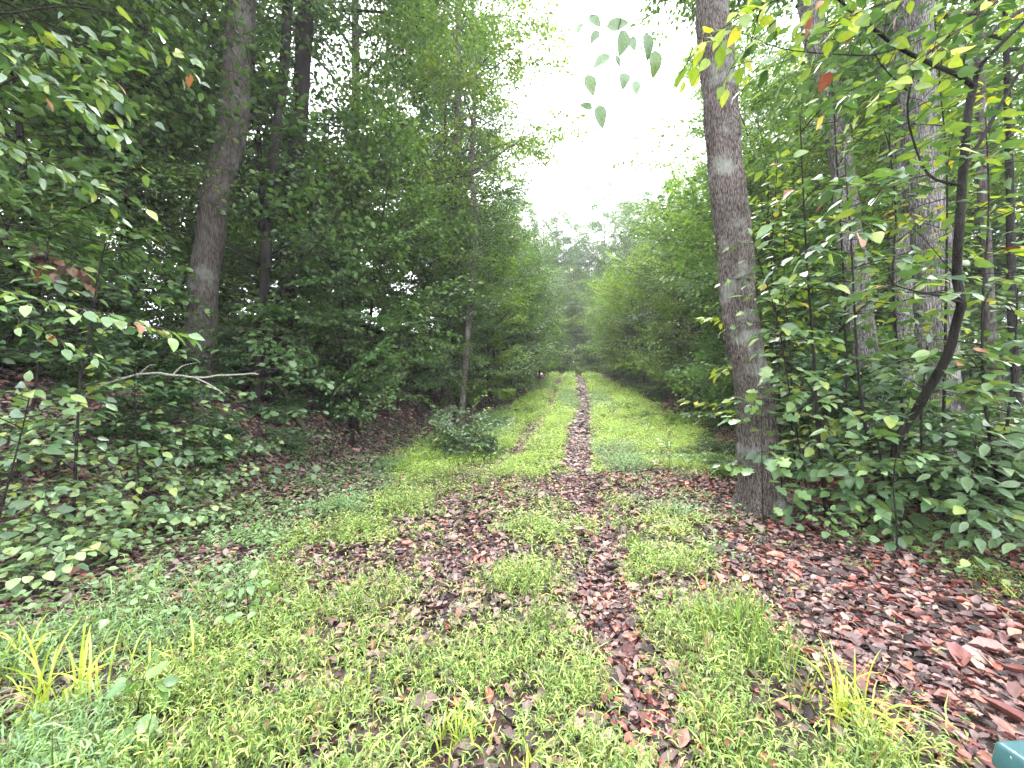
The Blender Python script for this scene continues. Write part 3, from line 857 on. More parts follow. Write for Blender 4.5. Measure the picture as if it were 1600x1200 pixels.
tag(link('leaf_stalks', mb.mesh('leaf_stalks', M['twig']), root), kind='stuff')
place_leaves(root, lb0, PP, DD, NN, SS, 'leaf_grey', 'ovate')

# right-hand understory near the thick trunk
def sapling(seed, u, v, tops, label, mat, kind='ovate', leaf=.1, side=6, twig=.32, name='sapling', reach=.8, r0=.018, yoff=0., gap=.08, tgap=.16, low=.3, group=None, cap=300, cat='sapling', odd=None, dirs=None, foot=None):
    rg = np.random.default_rng(seed)
    g = G(u, v) if foot is None else np.array([foot[0], foot[1], hz(*foot)])
    pts = [g + [0, 0, -.05]] + [PY(a, b, g[1] + yoff * (i + 1) / len(tops)) for i, (a, b) in enumerate(tops)]
    sm = smooth_path(pts, 24)
    st = [(pts, r0, r0 * .3)]
    for i in range(side):
        f = low + (1 - low) * (i + rg.random()) / side
        p = sm[int(f * 23)]
        az = i * 2.4 + rg.uniform(-.5, .5) if dirs is None else R(rg.uniform(*dirs))
        ln = reach * (1.1 - .6 * f) * rg.uniform(.6, 1.2)
        d = np.array([math.cos(az), math.sin(az), rg.uniform(.0, .45)])
        st.append(([p, p + d * ln * .5, p + d * ln + [0, 0, -.12 * ln]], r0 * .4, .0015))
    return hero(name, label, cat, g, [(a, max(b, .0015), c) for a, b, c in st], rg, mat, kind, leaf=leaf, gap=gap, twig=twig, tgap=tgap, t0=.15, group=group, cap=cap, odd=odd)

sapling(51, 1290, 815, [(1288, 770), (1276, 650), (1272, 560), (1262, 430), (1255, 300), (1250, 180)], 'upright sapling with drooping grey-green leaves just right of the thick brown trunk', 'leaf_hero', side=11, reach=.9, leaf=0.150, r0=.022, low=.12, odd='leaf_rust', dirs=(120, 330), tgap=.12)
sapling(52, 1385, 800, [(1380, 750), (1372, 690)], 'dense low bush of large pale green leaves right of the thick trunk base', 'leaf_pale', side=12, reach=.85, leaf=0.192, twig=.3, gap=.1, low=.1, name='leafy_bush', cat='bush', yoff=-.5, dirs=(150, 300))
sapling(53, 1500, 850, [(1505, 800), (1520, 730), (1525, 680)], 'fan of pointed bluish-green leaves low at the right edge of the wood', 'leaf_grey', kind='long', side=14, reach=1.0, leaf=0.150, low=.1, twig=.3, name='beech_seedling', cat='seedling', gap=.065, tgap=.11, dirs=(130, 300))
sapling(54, 1560, 820, [(1570, 700), (1585, 560), (1590, 450)], 'tall shadowed sapling with soft green leaves at the right frame edge', 'leaf_hero', side=14, reach=1.0, leaf=0.144, low=.1, odd='leaf_rust', tgap=.12)
sapling(55, 1400, 868, [(1401, 820), (1396, 740), (1420, 640)], 'thin bare-footed seedling growing out of the red leaf litter', 'leaf_pale', side=5, reach=.4, leaf=0.096, low=.55, r0=.008, name='seedling', cat='seedling')
sapling(56, 1292, 852, [(1296, 820), (1300, 800)], 'small round-leaved plant on the litter below the upright sapling', 'leaf_pale', kind='round', side=6, reach=.28, leaf=0.084, twig=.12, low=.2, r0=.005, name='woodland_plant', cat='plant')
sapling(57, 1185, 690, [(1190, 660), (1195, 600)], 'small maple-like seedling with lobed leaves in front of the thick brown trunk', 'leaf_pale', kind='lobed', side=6, reach=.5, leaf=0.156, twig=.2, gap=.12, low=.2, r0=.007, name='maple_seedling', cat='seedling', foot=(2.9, 4.6))
sapling(58, 1500, 905, [(1510, 880), (1520, 850)], 'low creeping greenery edging the red litter at far right', 'leaf_hero', kind='round', side=8, reach=.5, leaf=0.078, twig=.2, low=.1, r0=.005, name='creeping_plant', cat='plant')
sapling(59, 1340, 700, [(1345, 620), (1335, 480), (1330, 380), (1320, 250)], 'slender sapling in front of the pale leaning trunk with spread green sprays', 'leaf_hero', side=15, reach=1.1, leaf=0.138, low=.08, r0=.02, foot=(4.4, 4.7), odd='leaf_rust', tgap=.13)
sapling(60, 1130, 560, [(1215, 520), (1205, 420), (1210, 330), (1215, 250)], 'young tree with yellow-green leaves behind the thick brown trunk', 'leaf_yellow', side=15, reach=1.2, leaf=0.144, low=.1, r0=.02, foot=(4.2, 6.2), tgap=.13)
sapling(61, 1130, 560, [(1400, 520), (1395, 420), (1400, 330), (1390, 230), (1390, 120)], 'taller sapling with mid-green leaves before the broad plated trunk', 'leaf_hero', side=15, reach=1.1, leaf=0.144, low=.1, r0=.02, foot=(5.2, 5.2), tgap=.13)
sapling(81, 1130, 560, [(1240, 700), (1235, 560), (1225, 430), (1230, 300)], 'sapling with flat tiers of leaves close behind the thick brown trunk', 'leaf_hero', side=15, reach=1.0, leaf=0.138, low=.06, r0=.016, foot=(4.1, 5.6), tgap=.13)
sapling(82, 1130, 560, [(1445, 740), (1440, 640), (1450, 540)], 'bushy sapling filling the space under the crooked dark sapling', 'leaf_hero', side=14, reach=1.0, leaf=0.144, low=.06, r0=.014, foot=(4.5, 4.1), tgap=.13)
sapling(83, 1130, 560, [(1540, 640), (1535, 480), (1545, 330), (1540, 180)], 'sapling with pale green leaves between the crooked sapling and the frame edge', 'leaf_pale', side=15, reach=1.0, leaf=0.144, low=.08, r0=.016, foot=(5.1, 4.1), tgap=.13, odd='leaf_rust')
sapling(84, 1130, 560, [(1480, 300), (1470, 150), (1460, 20)], 'tall thin sapling whose yellow-green leaves show beyond the fork of the crooked one', 'leaf_yellow', side=15, reach=1.2, leaf=0.138, low=.35, r0=.018, foot=(5.3, 4.9), tgap=.13)
sapling(85, 1130, 560, [(1320, 480), (1310, 300), (1300, 120), (1290, 0)], 'lanky sapling with dark leaves before the pale leaning trunk', 'leaf_hero', side=15, reach=1.1, leaf=0.132, low=.35, r0=.018, foot=(4.9, 5.8), tgap=.13)
sapling(86, 1130, 560, [(1340, 780), (1345, 700)], 'spreading bush of soft green leaves in the gloom right of the thick brown trunk', 'leaf_hero', side=12, reach=.9, leaf=0.132, low=.08, r0=.01, foot=(4.1, 4.5), name='leafy_bush', cat='bush', tgap=.12)


# left bank: sprays with rust coloured leaves
rg = np.random.default_rng(44)
lb1 = PX(-170, 420, 3.0)
st = [([lb1, PX(-60, 440, 2.9), PX(40, 465, 2.8), PX(130, 485, 2.75), PX(210, 505, 2.75), PX(290, 522, 2.8)], .009, .002),
      ([PX(-60, 440, 2.9), PX(0, 410, 3.0), PX(60, 415, 3.1)], .004, .0015),
      ([PX(-40, 455, 2.8), PX(30, 500, 2.8), PX(90, 530, 2.9), PX(150, 560, 3.0)], .004, .0015)]
hero('leafy_branch', 'long low branch with pale leaves and a few rust-red ones reaching in from the left', 'branch', lb1, st, rg, 'leaf_pale', 'ovate', odd='leaf_rust', oddp=.04,
     leaf=.095, gap=.07, twig=.2, tgap=.09, t0=.2, droop=.25, stem_name='limb')
rg = np.random.default_rng(45)
lb2 = PX(-200, 60, 3.2)
st = [([lb2, PX(-60, 40, 3.1), PX(20, 20, 3.0), PX(60, 50, 3.2), PX(130, 110, 3.4), PX(190, 170, 3.6)], .012, .002),
      ([PX(-60, 40, 3.1), PX(40, 110, 3.0), PX(120, 160, 3.0), PX(200, 220, 3.1)], .007, .002),
      ([PX(-120, 100, 3.1), PX(0, 220, 3.0), PX(90, 260, 3.0), PX(170, 300, 3.2)], .007, .002),
      ([PX(20, 20, 3.0), PX(120, 10, 3.2), PX(220, 40, 3.4), PX(300, 110, 3.6)], .007, .002)]
hero('leafy_branch', 'upper left branches with bright green and a few rusty leaves', 'branch', lb2, st, rg, 'leaf_hero', 'ovate', odd='leaf_rust', oddp=.02,
     leaf=.11, gap=.075, twig=.45, tgap=.11, t0=.05, droop=.45, flat=.45, stem_name='limb')
rg = np.random.default_rng(47)
db = np.array([-6.3, 4.8, hz(-6.3, 4.8)])
st = [([db, db + [.1, .1, .8], PY(20, 430, 4.9), PY(10, 360, 5.0), PY(60, 300, 5.1)], .03, .008), ([PY(20, 430, 4.9), PY(70, 400, 4.8), PY(120, 420, 4.7)], .01, .004), ([PY(10, 380, 5.0), PY(-40, 350, 5.0)], .01, .004)]
hero('dead_sapling', 'broken sapling hung with withered dark brown leaves at the left frame edge', 'dead sapling', db, st, rg, 'leaf_brown', 'ovate', leaf=.13, gap=.05, twig=.3, tgap=.07, t0=.3, droop=1.2, flat=.8, stem_name='trunk')
sapling(62, 100, 640, [(125, 600), (140, 520), (152, 440), (165, 380)], 'thin pale-stemmed sapling with scattered leaves on the left bank', 'leaf_hero', side=14, reach=.9, leaf=.105, low=.1, r0=.014, foot=(-4.3, 3.9), tgap=.12)
sapling(63, 40, 700, [(40, 650), (45, 600)], 'low dark-leaved sapling at the left frame edge', 'leaf_hero', side=14, reach=.9, leaf=.11, low=.08, r0=.01, foot=(-4.1, 3.1), tgap=.12)
sapling(64, 200, 640, [(210, 600), (220, 560)], 'spreading seedling under the low rust-leaved branch', 'leaf_hero', side=14, reach=1.0, leaf=.105, low=.08, r0=.01, foot=(-4.1, 4.4), tgap=.12)
sapling(65, 400, 600, [(420, 560), (430, 548)], 'maple seedling with flat tiers of leaves right of the leaning grey trunk', 'leaf_grey', kind='lobed', side=14, reach=1.1, leaf=.12, low=.1, r0=.01, foot=(-4.2, 6.4), tgap=.14)
sapling(91, 300, 640, [(300, 640), (305, 585)], 'low shadowed seedling in front of the leaning grey trunk', 'leaf_hero', side=12, reach=.9, leaf=.1, low=.1, r0=.008, foot=(-4.2, 5.3), tgap=.13)
sapling(92, 300, 640, [(60, 560), (70, 430), (80, 330)], 'dark sapling rising at the left edge behind the rust-leaved branch', 'leaf_hero', side=15, reach=1.1, leaf=.11, low=.08, r0=.014, foot=(-5.6, 4.6), tgap=.13)
sapling(93, 300, 640, [(540, 640), (545, 600)], 'grey-leaved sprig cluster on the bank right of the mossy log', 'leaf_grey', side=10, reach=.9, leaf=.1, low=.1, r0=.008, foot=(-3.6, 7.6), tgap=.13)
sapling(66, 560, 600, [(752, 600), (757, 590)], 'small bright green seedling on the brown bank below the dark trees', 'leaf_yellow', side=5, reach=.35, leaf=.1, twig=.15, low=.4, r0=.005, name='seedling', cat='seedling', foot=(-.9, 11.5))

ORD = ['nearest', 'second', 'third', 'fourth', 'fifth', 'sixth', 'seventh', 'eighth', 'ninth', 'tenth', 'eleventh', 'twelfth', 'thirteenth', 'fourteenth', 'fifteenth', 'sixteenth', 'seventeenth',
       'eighteenth', 'nineteenth', 'twentieth'] + ['twenty-' + q for q in ('first', 'second', 'third', 'fourth', 'fifth', 'sixth', 'seventh', 'eighth', 'ninth')] + ['thirtieth'] + \
      ['thirty-' + q for q in ('first', 'second', 'third', 'fourth', 'fifth', 'sixth', 'seventh', 'eighth', 'ninth')] + ['fortieth'] + \
      ['forty-' + q for q in ('first', 'second', 'third', 'fourth', 'fifth', 'sixth', 'seventh', 'eighth', 'ninth')] + ['fiftieth'] + ['fifty-' + q for q in ('first', 'second', 'third', 'fourth', 'fifth', 'sixth', 'seventh', 'eighth', 'ninth')]
def ordered(pts, how):
    return sorted(pts, key=(lambda p: p[1]) if how == 'near' else (lambda p: p[0] / p[1]))
def nth(i, how):
    if how == 'near': return 'nearest' if i == 0 else ORD[i] + ' nearest'
    return 'leftmost' if i == 0 else ORD[i] + ' from the left'
# leafy ground plants, lower left
gp = [(20, 760), (95, 745), (60, 810), (150, 800), (230, 770), (300, 790), (120, 860), (30, 870), (210, 835), (275, 840), (60, 930), (330, 830), (180, 740), (250, 720), (330, 740), (10, 700), (400, 720), (140, 690), (350, 770), (180, 880), (100, 900), (70, 700), (210, 690), (300, 700)]
for i, (u, v) in enumerate(sorted(gp)):
    rg = np.random.default_rng(700 + i)
    g = G(u, v); st = []
    for k in range(7):
        az = k * .9 + rg.uniform(-.4, .4); ln = rg.uniform(.22, .42)
        d = np.array([math.cos(az), math.sin(az), 0])
        st.append(([g + [0, 0, -.02], g + d * ln * .4 + [0, 0, ln * .8], g + d * ln + [0, 0, ln * .85]], .0035, .0012))
    hero('ground_plant', 'knee-low plant with oval green leaves on the left bank foot, ' + nth(i, 'left'), 'plant', g, st, rg, 'leaf_low', 'round' if i % 3 else 'ovate', bark='twig',
         group='leafy ground plants at the foot of the left bank', leaf=.08, gap=.055, twig=.14, tgap=.07, t0=.2, droop=.15)
sapling(71, 390, 985, [(388, 950), (385, 915), (392, 895)], 'pale broad-leaved weed standing in the grass left of centre', 'leaf_pale', side=6, reach=.16, leaf=.075, twig=.06, low=.15, r0=.004, name='broadleaf_weed', cat='weed', gap=.07)
sapling(72, 215, 1150, [(215, 1110), (222, 1075), (228, 1058)], 'broad-leaved weed with heart-shaped leaves near the lower left corner', 'leaf_pale', kind='round', side=5, reach=.1, leaf=.085, twig=.05, low=.15, r0=.004, name='broadleaf_weed', cat='weed', gap=.07)
sapling(87, 1230, 700, [(1235, 620), (1215, 500), (1190, 420), (1175, 370)], 'slim sapling whose pale leaves cross the middle of the thick brown trunk', 'leaf_pale', side=11, reach=.6, leaf=.12, low=.3, r0=.012, foot=(3.6, 4.75), tgap=.13)
sapling(74, 1045, 740, [(1046, 715), (1048, 690)], 'spindly pale-leaved weed in the grass right of the wheel rut', 'leaf_low', kind='long', side=8, reach=.45, leaf=.09, low=.1, r0=.006, name='tall_weed', cat='weed')

# ------------------------------------------------------------------ deadwood on the bank
def stick(name, label, pts, r0, r1, mat, sides=(), cat='fallen branch', group=None):
    pts = np.array(pts); rg = np.random.default_rng(int(abs(pts[0][0] * 1000)) % 9999)
    o = thing(name, label, cat, pts[0], 0, group)
    mb = MB(); pp = smooth_path(pts, max(10, 4 * len(pts))); pp = pp + rg.normal(0, r0 * .25, pp.shape)
    tube(mb, pp - pts[0], np.linspace(r0, r1, len(pp)), 8, rough=.07, rg=rg)
    link('stem', mb.mesh('stem', M[mat], True), o)
    for s in sides:
        mb = MB(); q = smooth_path(np.array(s), 8); tube(mb, q - pts[0], np.linspace(r1 * 1.2, r1 * .35, 8), 6)
        link('side_branch', mb.mesh('side', M[mat], True), o)
    return o
stick('fallen_branch', 'bare bleached branch lying across the dark left bank', [PX(90, 660, 4.6), PX(135, 618, 4.6), PX(165, 600, 4.6), PX(205, 588, 4.6), PX(243, 583, 4.6), PX(304, 590, 4.6), PX(350, 586, 4.6), PX(405, 584, 4.6)], .017, .009, 'bark_pale',
      [[PX(304, 590, 4.6), PX(330, 602, 4.5), PX(352, 618, 4.5)], [PX(270, 586, 4.6), PX(285, 572, 4.65), PX(310, 566, 4.7)]] +
      [[PX(215, 588, 4.6), PX(232, 572, 4.6), PX(243, 570, 4.6)]])
g1, g2 = G(486, 680), G(440, 655)
stick('mossy_log', 'short mossy curved log leaning on the left bank', [g1 + [0, 0, -.05], G(470, 668) + [0, 0, .1], G(455, 655) + [0, 0, .35], G(432, 640) + [0, 0, .65]], .075, .055, 'bark_moss', cat='log')
stick('fallen_branch', 'grey forked branch beside the mossy log', [G(468, 672) + [0, 0, .02], G(500, 650) + [0, 0, .15], G(545, 620) + [0, 0, .25]], .022, .01, 'bark_grey',
      [[G(490, 655) + [0, 0, .12], G(505, 640) + [0, 0, .5], G(500, 625) + [0, 0, .8]]])
rg = np.random.default_rng(9)
for i, (u, v) in enumerate(sorted([(rg.uniform(330, 800), rg.uniform(560, 665)) for _ in range(26)])):
    g = G(u, v)
    if g[0] > toe(g[1]): continue
    a = rg.uniform(0, 3.14); ln = rg.uniform(.5, 1.4)
    d = np.array([math.cos(a), math.sin(a) * .6, rg.uniform(.1, .9)]) * ln
    stick('dead_branch', 'thin bare dead branch in the left bank undergrowth, ' + nth(i, 'left'), [g, g + d * .4 + [0, 0, .1], g + d * .75, g + d], .011, .004, 'bark_grey' if i % 2 else 'bark_dark',
          [[g + d * .4 + [0, 0, .1], g + d * .6 + [.1, 0, .25], g + d * .6 + [.3, .1, .4]]], group='dead branches on the left bank')
for i, (u, v, du) in enumerate(sorted([(1110, 660, -20), (1120, 665, 25), (1085, 650, -35), (1095, 640, 30), (1060, 640, 15)])):
    g = G(u, v); y = g[1]
    stick('bare_sapling', 'bare slanting stem in the brush before the thick brown trunk, ' + nth(i, 'left'), [g, PY(u + du * .5, v - 30, y), PY(u + du, v - 70, y + .2)], .016, .006, 'bark_pale',
          group='bare stems behind the thick brown trunk', cat='dead stem')

# ------------------------------------------------------------------ woods behind
def scatter(n, xr, yr, ok, dmin, rg, pts=None):
    pts = [] if pts is None else pts
    out_ = []
    tries = 0
    while len(out_) < n and tries < n * 60:
        tries += 1
        x, y = rg.uniform(*xr), rg.uniform(*yr)
        if not ok(x, y): continue
        if any((x - a) ** 2 + (y - b) ** 2 < dmin ** 2 for a, b in pts): continue
        pts.append((x, y)); out_.append((x, y))
    return out_
inview = lambda x, y, m=1.35: y > .5 and abs(x) < m * y + 1.5
rg = np.random.default_rng(77)
tallpts = []
def put_tall(x, y, lab, grp, lm, i, smin=.85, smax=1.1):
    src = (FAR[i % 2] if y > 44 else TALL[i % 5])
    plant(src, 'forest_tree', lab, 'tree', (x, y, hz(x, min(y, 60)) - .05), rg.uniform(0, 6.28), rg.uniform(smin, smax), grp, leafmat_=lm)

# left wood
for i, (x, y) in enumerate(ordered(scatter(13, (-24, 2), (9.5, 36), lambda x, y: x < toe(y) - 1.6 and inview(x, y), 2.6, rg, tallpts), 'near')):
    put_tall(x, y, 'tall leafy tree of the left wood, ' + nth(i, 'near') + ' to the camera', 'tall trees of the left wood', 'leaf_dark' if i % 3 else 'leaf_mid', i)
# right wood
for i, (x, y) in enumerate(ordered(scatter(17, (3, 32), (8.5, 37), lambda x, y: x > edge_r(y) + 1.6 and inview(x, y), 2.8, rg, tallpts), 'near')):
    put_tall(x, y, 'tall leafy tree of the right wood, ' + nth(i, 'near') + ' to the camera', 'tall trees of the right wood', 'leaf_mid' if i % 3 else 'leaf_sunlit', i, .75, 1.0)
# end of the track
for i, (x, y) in enumerate(ordered(scatter(34, (-8, 30), (50, 64), lambda x, y: True, 2.9, rg, tallpts), 'left')):
    put_tall(x, y, 'pale misty tree beyond the end of the track, ' + nth(i, 'left'), 'misty trees beyond the track', ['leaf_grey', 'leaf_mid', 'leaf_dark'][i % 3], i, .82, 1.12)

def put_under(x, y, lab, grp, lm, i, s=1.0):
    plant(UNDER[i % 5], 'young_tree', lab, 'tree', (x, y, hz(x, y) - .05), rg.uniform(0, 6.28), s * rg.uniform(.8, 1.15), grp, leafmat_=lm)
up_ = []
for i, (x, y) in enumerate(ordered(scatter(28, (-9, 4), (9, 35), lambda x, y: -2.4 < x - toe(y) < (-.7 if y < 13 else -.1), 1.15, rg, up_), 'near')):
    put_under(x, y, 'young tree with tiered sprays along the left edge of the track, ' + nth(i, 'near'), 'young trees edging the left side of the track', ['leaf_mid', 'leaf_sunlit', 'leaf_mid', 'leaf_grey', 'leaf_mid', 'leaf_dark'][i % 6], i)
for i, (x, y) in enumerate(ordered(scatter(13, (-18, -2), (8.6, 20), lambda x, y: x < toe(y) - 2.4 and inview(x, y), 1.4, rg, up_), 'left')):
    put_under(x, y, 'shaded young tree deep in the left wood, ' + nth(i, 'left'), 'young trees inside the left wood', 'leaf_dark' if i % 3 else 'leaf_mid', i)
for i, (x, y) in enumerate(ordered(scatter(27, (3, 12), (8.2, 35), lambda x, y: .8 < x - edge_r(y) < 2.8, 1.15, rg, up_), 'near')):
    put_under(x, y, 'young tree with lime-green sprays along the right edge of the track, ' + nth(i, 'near'), 'young trees edging the right side of the track', ['leaf_sunlit', 'leaf_mid', 'leaf_sunlit', 'leaf_grey'][i % 4] if y > 14 else ['leaf_mid', 'leaf_sunlit', 'leaf_dark'][i % 3], i, .95)
for i, (x, y) in enumerate(ordered(scatter(20, (5, 24), (8.6, 26), lambda x, y: x > edge_r(y) + 2.4 and inview(x, y), 1.4, rg, up_), 'left')):
    put_under(x, y, 'shaded young tree deep in the right wood, ' + nth(i, 'left'), 'young trees inside the right wood', ['leaf_mid', 'leaf_dark', 'leaf_grey'][i % 3], i)
for i, (x, y) in enumerate(ordered(scatter(22, (-3, 20), (43.5, 48), lambda x, y: True, 1.6, rg, up_), 'left')):
    put_under(x, y, 'hazy low-crowned tree across the end of the track, ' + nth(i, 'left'), 'low-crowned trees across the end of the track', ['leaf_mid', 'leaf_grey', 'leaf_sunlit'][i % 3], i, 1.3)  # bright leaf colours lighten the shaded end of the track
# close canopy over the bank, upper left
for i, (x, y, s_) in enumerate([(-6.6, 4.3, 1.0), (-7.6, 6.4, 1.1), (-5.6, 8.6, 1.1), (-9.0, 5.2, 1.1), (-3.9, 9.6, 1.05), (-8.6, 8.6, 1.15)]):
    plant(UNDER[[3, 1, 3, 1, 0, 3, 4][i]], 'young_tree', 'broad young tree hanging over the left bank, ' + nth(i, 'left'), 'tree', (x, y, hz(x, y) - .05), i * 1.3, s_, 'broad young trees over the left bank', leafmat_='leaf_dark' if i % 2 else 'leaf_mid')
# brush
sh_ = []
def put_shrub(x, y, lab, grp, lm, i, s=1.0):
    plant(SHRUB[i % 4], 'shrub', lab, 'shrub', (x, y, hz(x, y) - .03), rg.uniform(0, 6.28), s * rg.uniform(.75, 1.2), grp, leafmat_=lm)
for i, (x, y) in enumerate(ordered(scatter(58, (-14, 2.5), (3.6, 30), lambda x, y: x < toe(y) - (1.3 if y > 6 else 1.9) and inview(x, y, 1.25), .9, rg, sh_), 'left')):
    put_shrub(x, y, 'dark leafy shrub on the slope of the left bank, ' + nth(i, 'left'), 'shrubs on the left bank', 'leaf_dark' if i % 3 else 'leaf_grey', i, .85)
for i, (x, y) in enumerate(ordered(scatter(58, (3.8, 15), (4.2, 36), lambda x, y: x > edge_r(y) + .3 and inview(x, y, 1.25), .9, rg, sh_), 'left')):
    put_shrub(x, y, 'leafy shrub under the trees right of the track, ' + nth(i, 'left'), 'shrubs under the right wood', ['leaf_dark', 'leaf_mid', 'leaf_grey'][i % 3], i, .9)
for i, (x, y) in enumerate(ordered(scatter(26, (-1, 14), (38.6, 42.5), lambda x, y: True, .9, rg, sh_), 'left')):
    put_shrub(x, y, 'hazy shrub at the crest where the track ends, ' + nth(i, 'left'), 'shrubs at the end of the track', ['leaf_sunlit', 'leaf_grey', 'leaf_mid', 'leaf_sunlit'][i % 4], i, 1.5)
for i, (x, y) in enumerate(ordered(scatter(20, (-8.2, -4.3), (4.6, 10.5), lambda x, y: x < toe(y) - .9, .7, rg), 'left')):
    plant(SHRUB[i % 4], 'brush', 'low dark brush on the bank below the leaning grey trunk, ' + nth(i, 'left'), 'shrub', (x, y, hz(x, y) - .05), rg.uniform(0, 6.28), rg.uniform(.4, .62), 'low brush on the bank under the leaning trunk', leafmat_=['leaf_dark', 'leaf_grey'][i % 2])
g = G(957, 590)
plant(SHRUB[0], 'round_bush', 'rounded bluish-green bush on the right verge near the track crest', 'bush', (g[0] + 1.2, g[1], hz(g[0] + 1.2, g[1])), 1, 1.1, None, leafmat_='leaf_mid')

g = G(738, 712)
plant(SHRUB[1], 'low_bush', 'low silvery-green bush at the left side of the track', 'bush', (g[0], g[1], g[2] - .05), 2, .95, None, leafmat_='leaf_grey')
rgw = np.random.default_rng(31)
for i, (u, v) in enumerate(sorted([(985, 640), (1020, 655), (1065, 665), (1095, 690), (1130, 715), (1145, 745), (940, 600), (1110, 660), (820, 650), (690, 700), (1085, 720)])):
    g = G(u, v)
    plant(SHRUB[3], 'verge_weed', 'low leafy weed clump on the grassy verge, ' + nth(i, 'left'), 'weed', (g[0], g[1], g[2] - .04), rgw.uniform(0, 6), rgw.uniform(.35, .6), 'weed clumps on the grassy verges', leafmat_=['leaf_grey', 'leaf_mid', 'leaf_sunlit'][i % 3])

# ------------------------------------------------------------------ litter and grass
def grassness(x, y):
    """0..1 how much grass stands at a spot"""
    rr = rut_r(y); c = rr - .8
    n1 = wob(x, y, 2.3, 3); n2 = wob(x, y, 6.0, 4)
    e = edge_r(y) - x; tl = x - toe(y)
    rr = rr + .10 * n2 + .07 * n1; c = rr - .8
    far = ss((y - 6.9 - .55 * n1 - .3 * n2 + .5 * np.exp(-((x - rr + .8) / .35) ** 2) - .7 * np.exp(-((x - rr) / .5) ** 2)) / 1.3)
    # beyond the leaf strewn crossing: green lawn with two ruts
    gfar = np.clip(1.25 - 1.6 * np.exp(-((x - rr) / np.interp(y, [7, 10, 30], [.28, .4, .42])) ** 4) - np.interp(y, [8, 11, 15, 20, 34], [.9, 1.5, .9, 1.5, 1.6]) * np.exp(-((x - rr + 1.6) / .3) ** 2) * (.75 + .5 * n1), 0, 1)
    gfar = gfar * ss((e + .4) / 1.0) * ss((tl + .1) / .9)
    # near part: patches
    def blob(cx, cy, sx, sy, a=1): return a * np.exp(-((x - cx) / sx) ** 2 - ((y - cy) / sy) ** 2)
    g = .15 + .12 * n2 + blob(-2.2, 4.6, 1.6, 1.6, .28) + blob(1.8, 4.6, 1.2, 1.2, .12)
    g = g + blob(-1.3, 1.5, 2.0, 1.15, 1.3) + blob(-2.3, 2.6, 1.3, .7, .8)         # bottom left lawn
    g = g + blob(.15, 1.7, .35, 1.3, .9) + blob(.1, 2.9, .3, .5, .9) + blob(.22, 4.3, .3, .55, 1.2)   # strip between the ruts
    g = g + blob(1.25, 2.4, .42, 1.0, 1.4) + blob(1.15, 3.1, .5, .6, .8) + blob(1.3, 1.4, .55, .6, 1.1)  # right of the rut
    g = g + blob(-.75, 3.9, .5, .5, .25) + blob(-1.6, 5.2, 1.1, 1.0, .5) + blob(-2.4, 4.2, .8, .9, .35) + blob(-1.5, 7.2, .8, .9, .9)
    g = g + blob(1.6, 5.2, .8, 1.2, .32) + blob(2.7, 4.0, 1.3, 1.0, .10)
    g = g * (1 - .9 * np.exp(-((x - rr) / .17) ** 2))
    g = g * ss((tl + .2) / .9)
    g = g * (1 - .85 * blob(2.9, 2.3, 1.1, 1.3))
    v = g * (1 - far) + gfar * far
    return np.clip(v + .22 * n1 * (v > .06) + .1 * n2 * (v > .06), 0, 1)

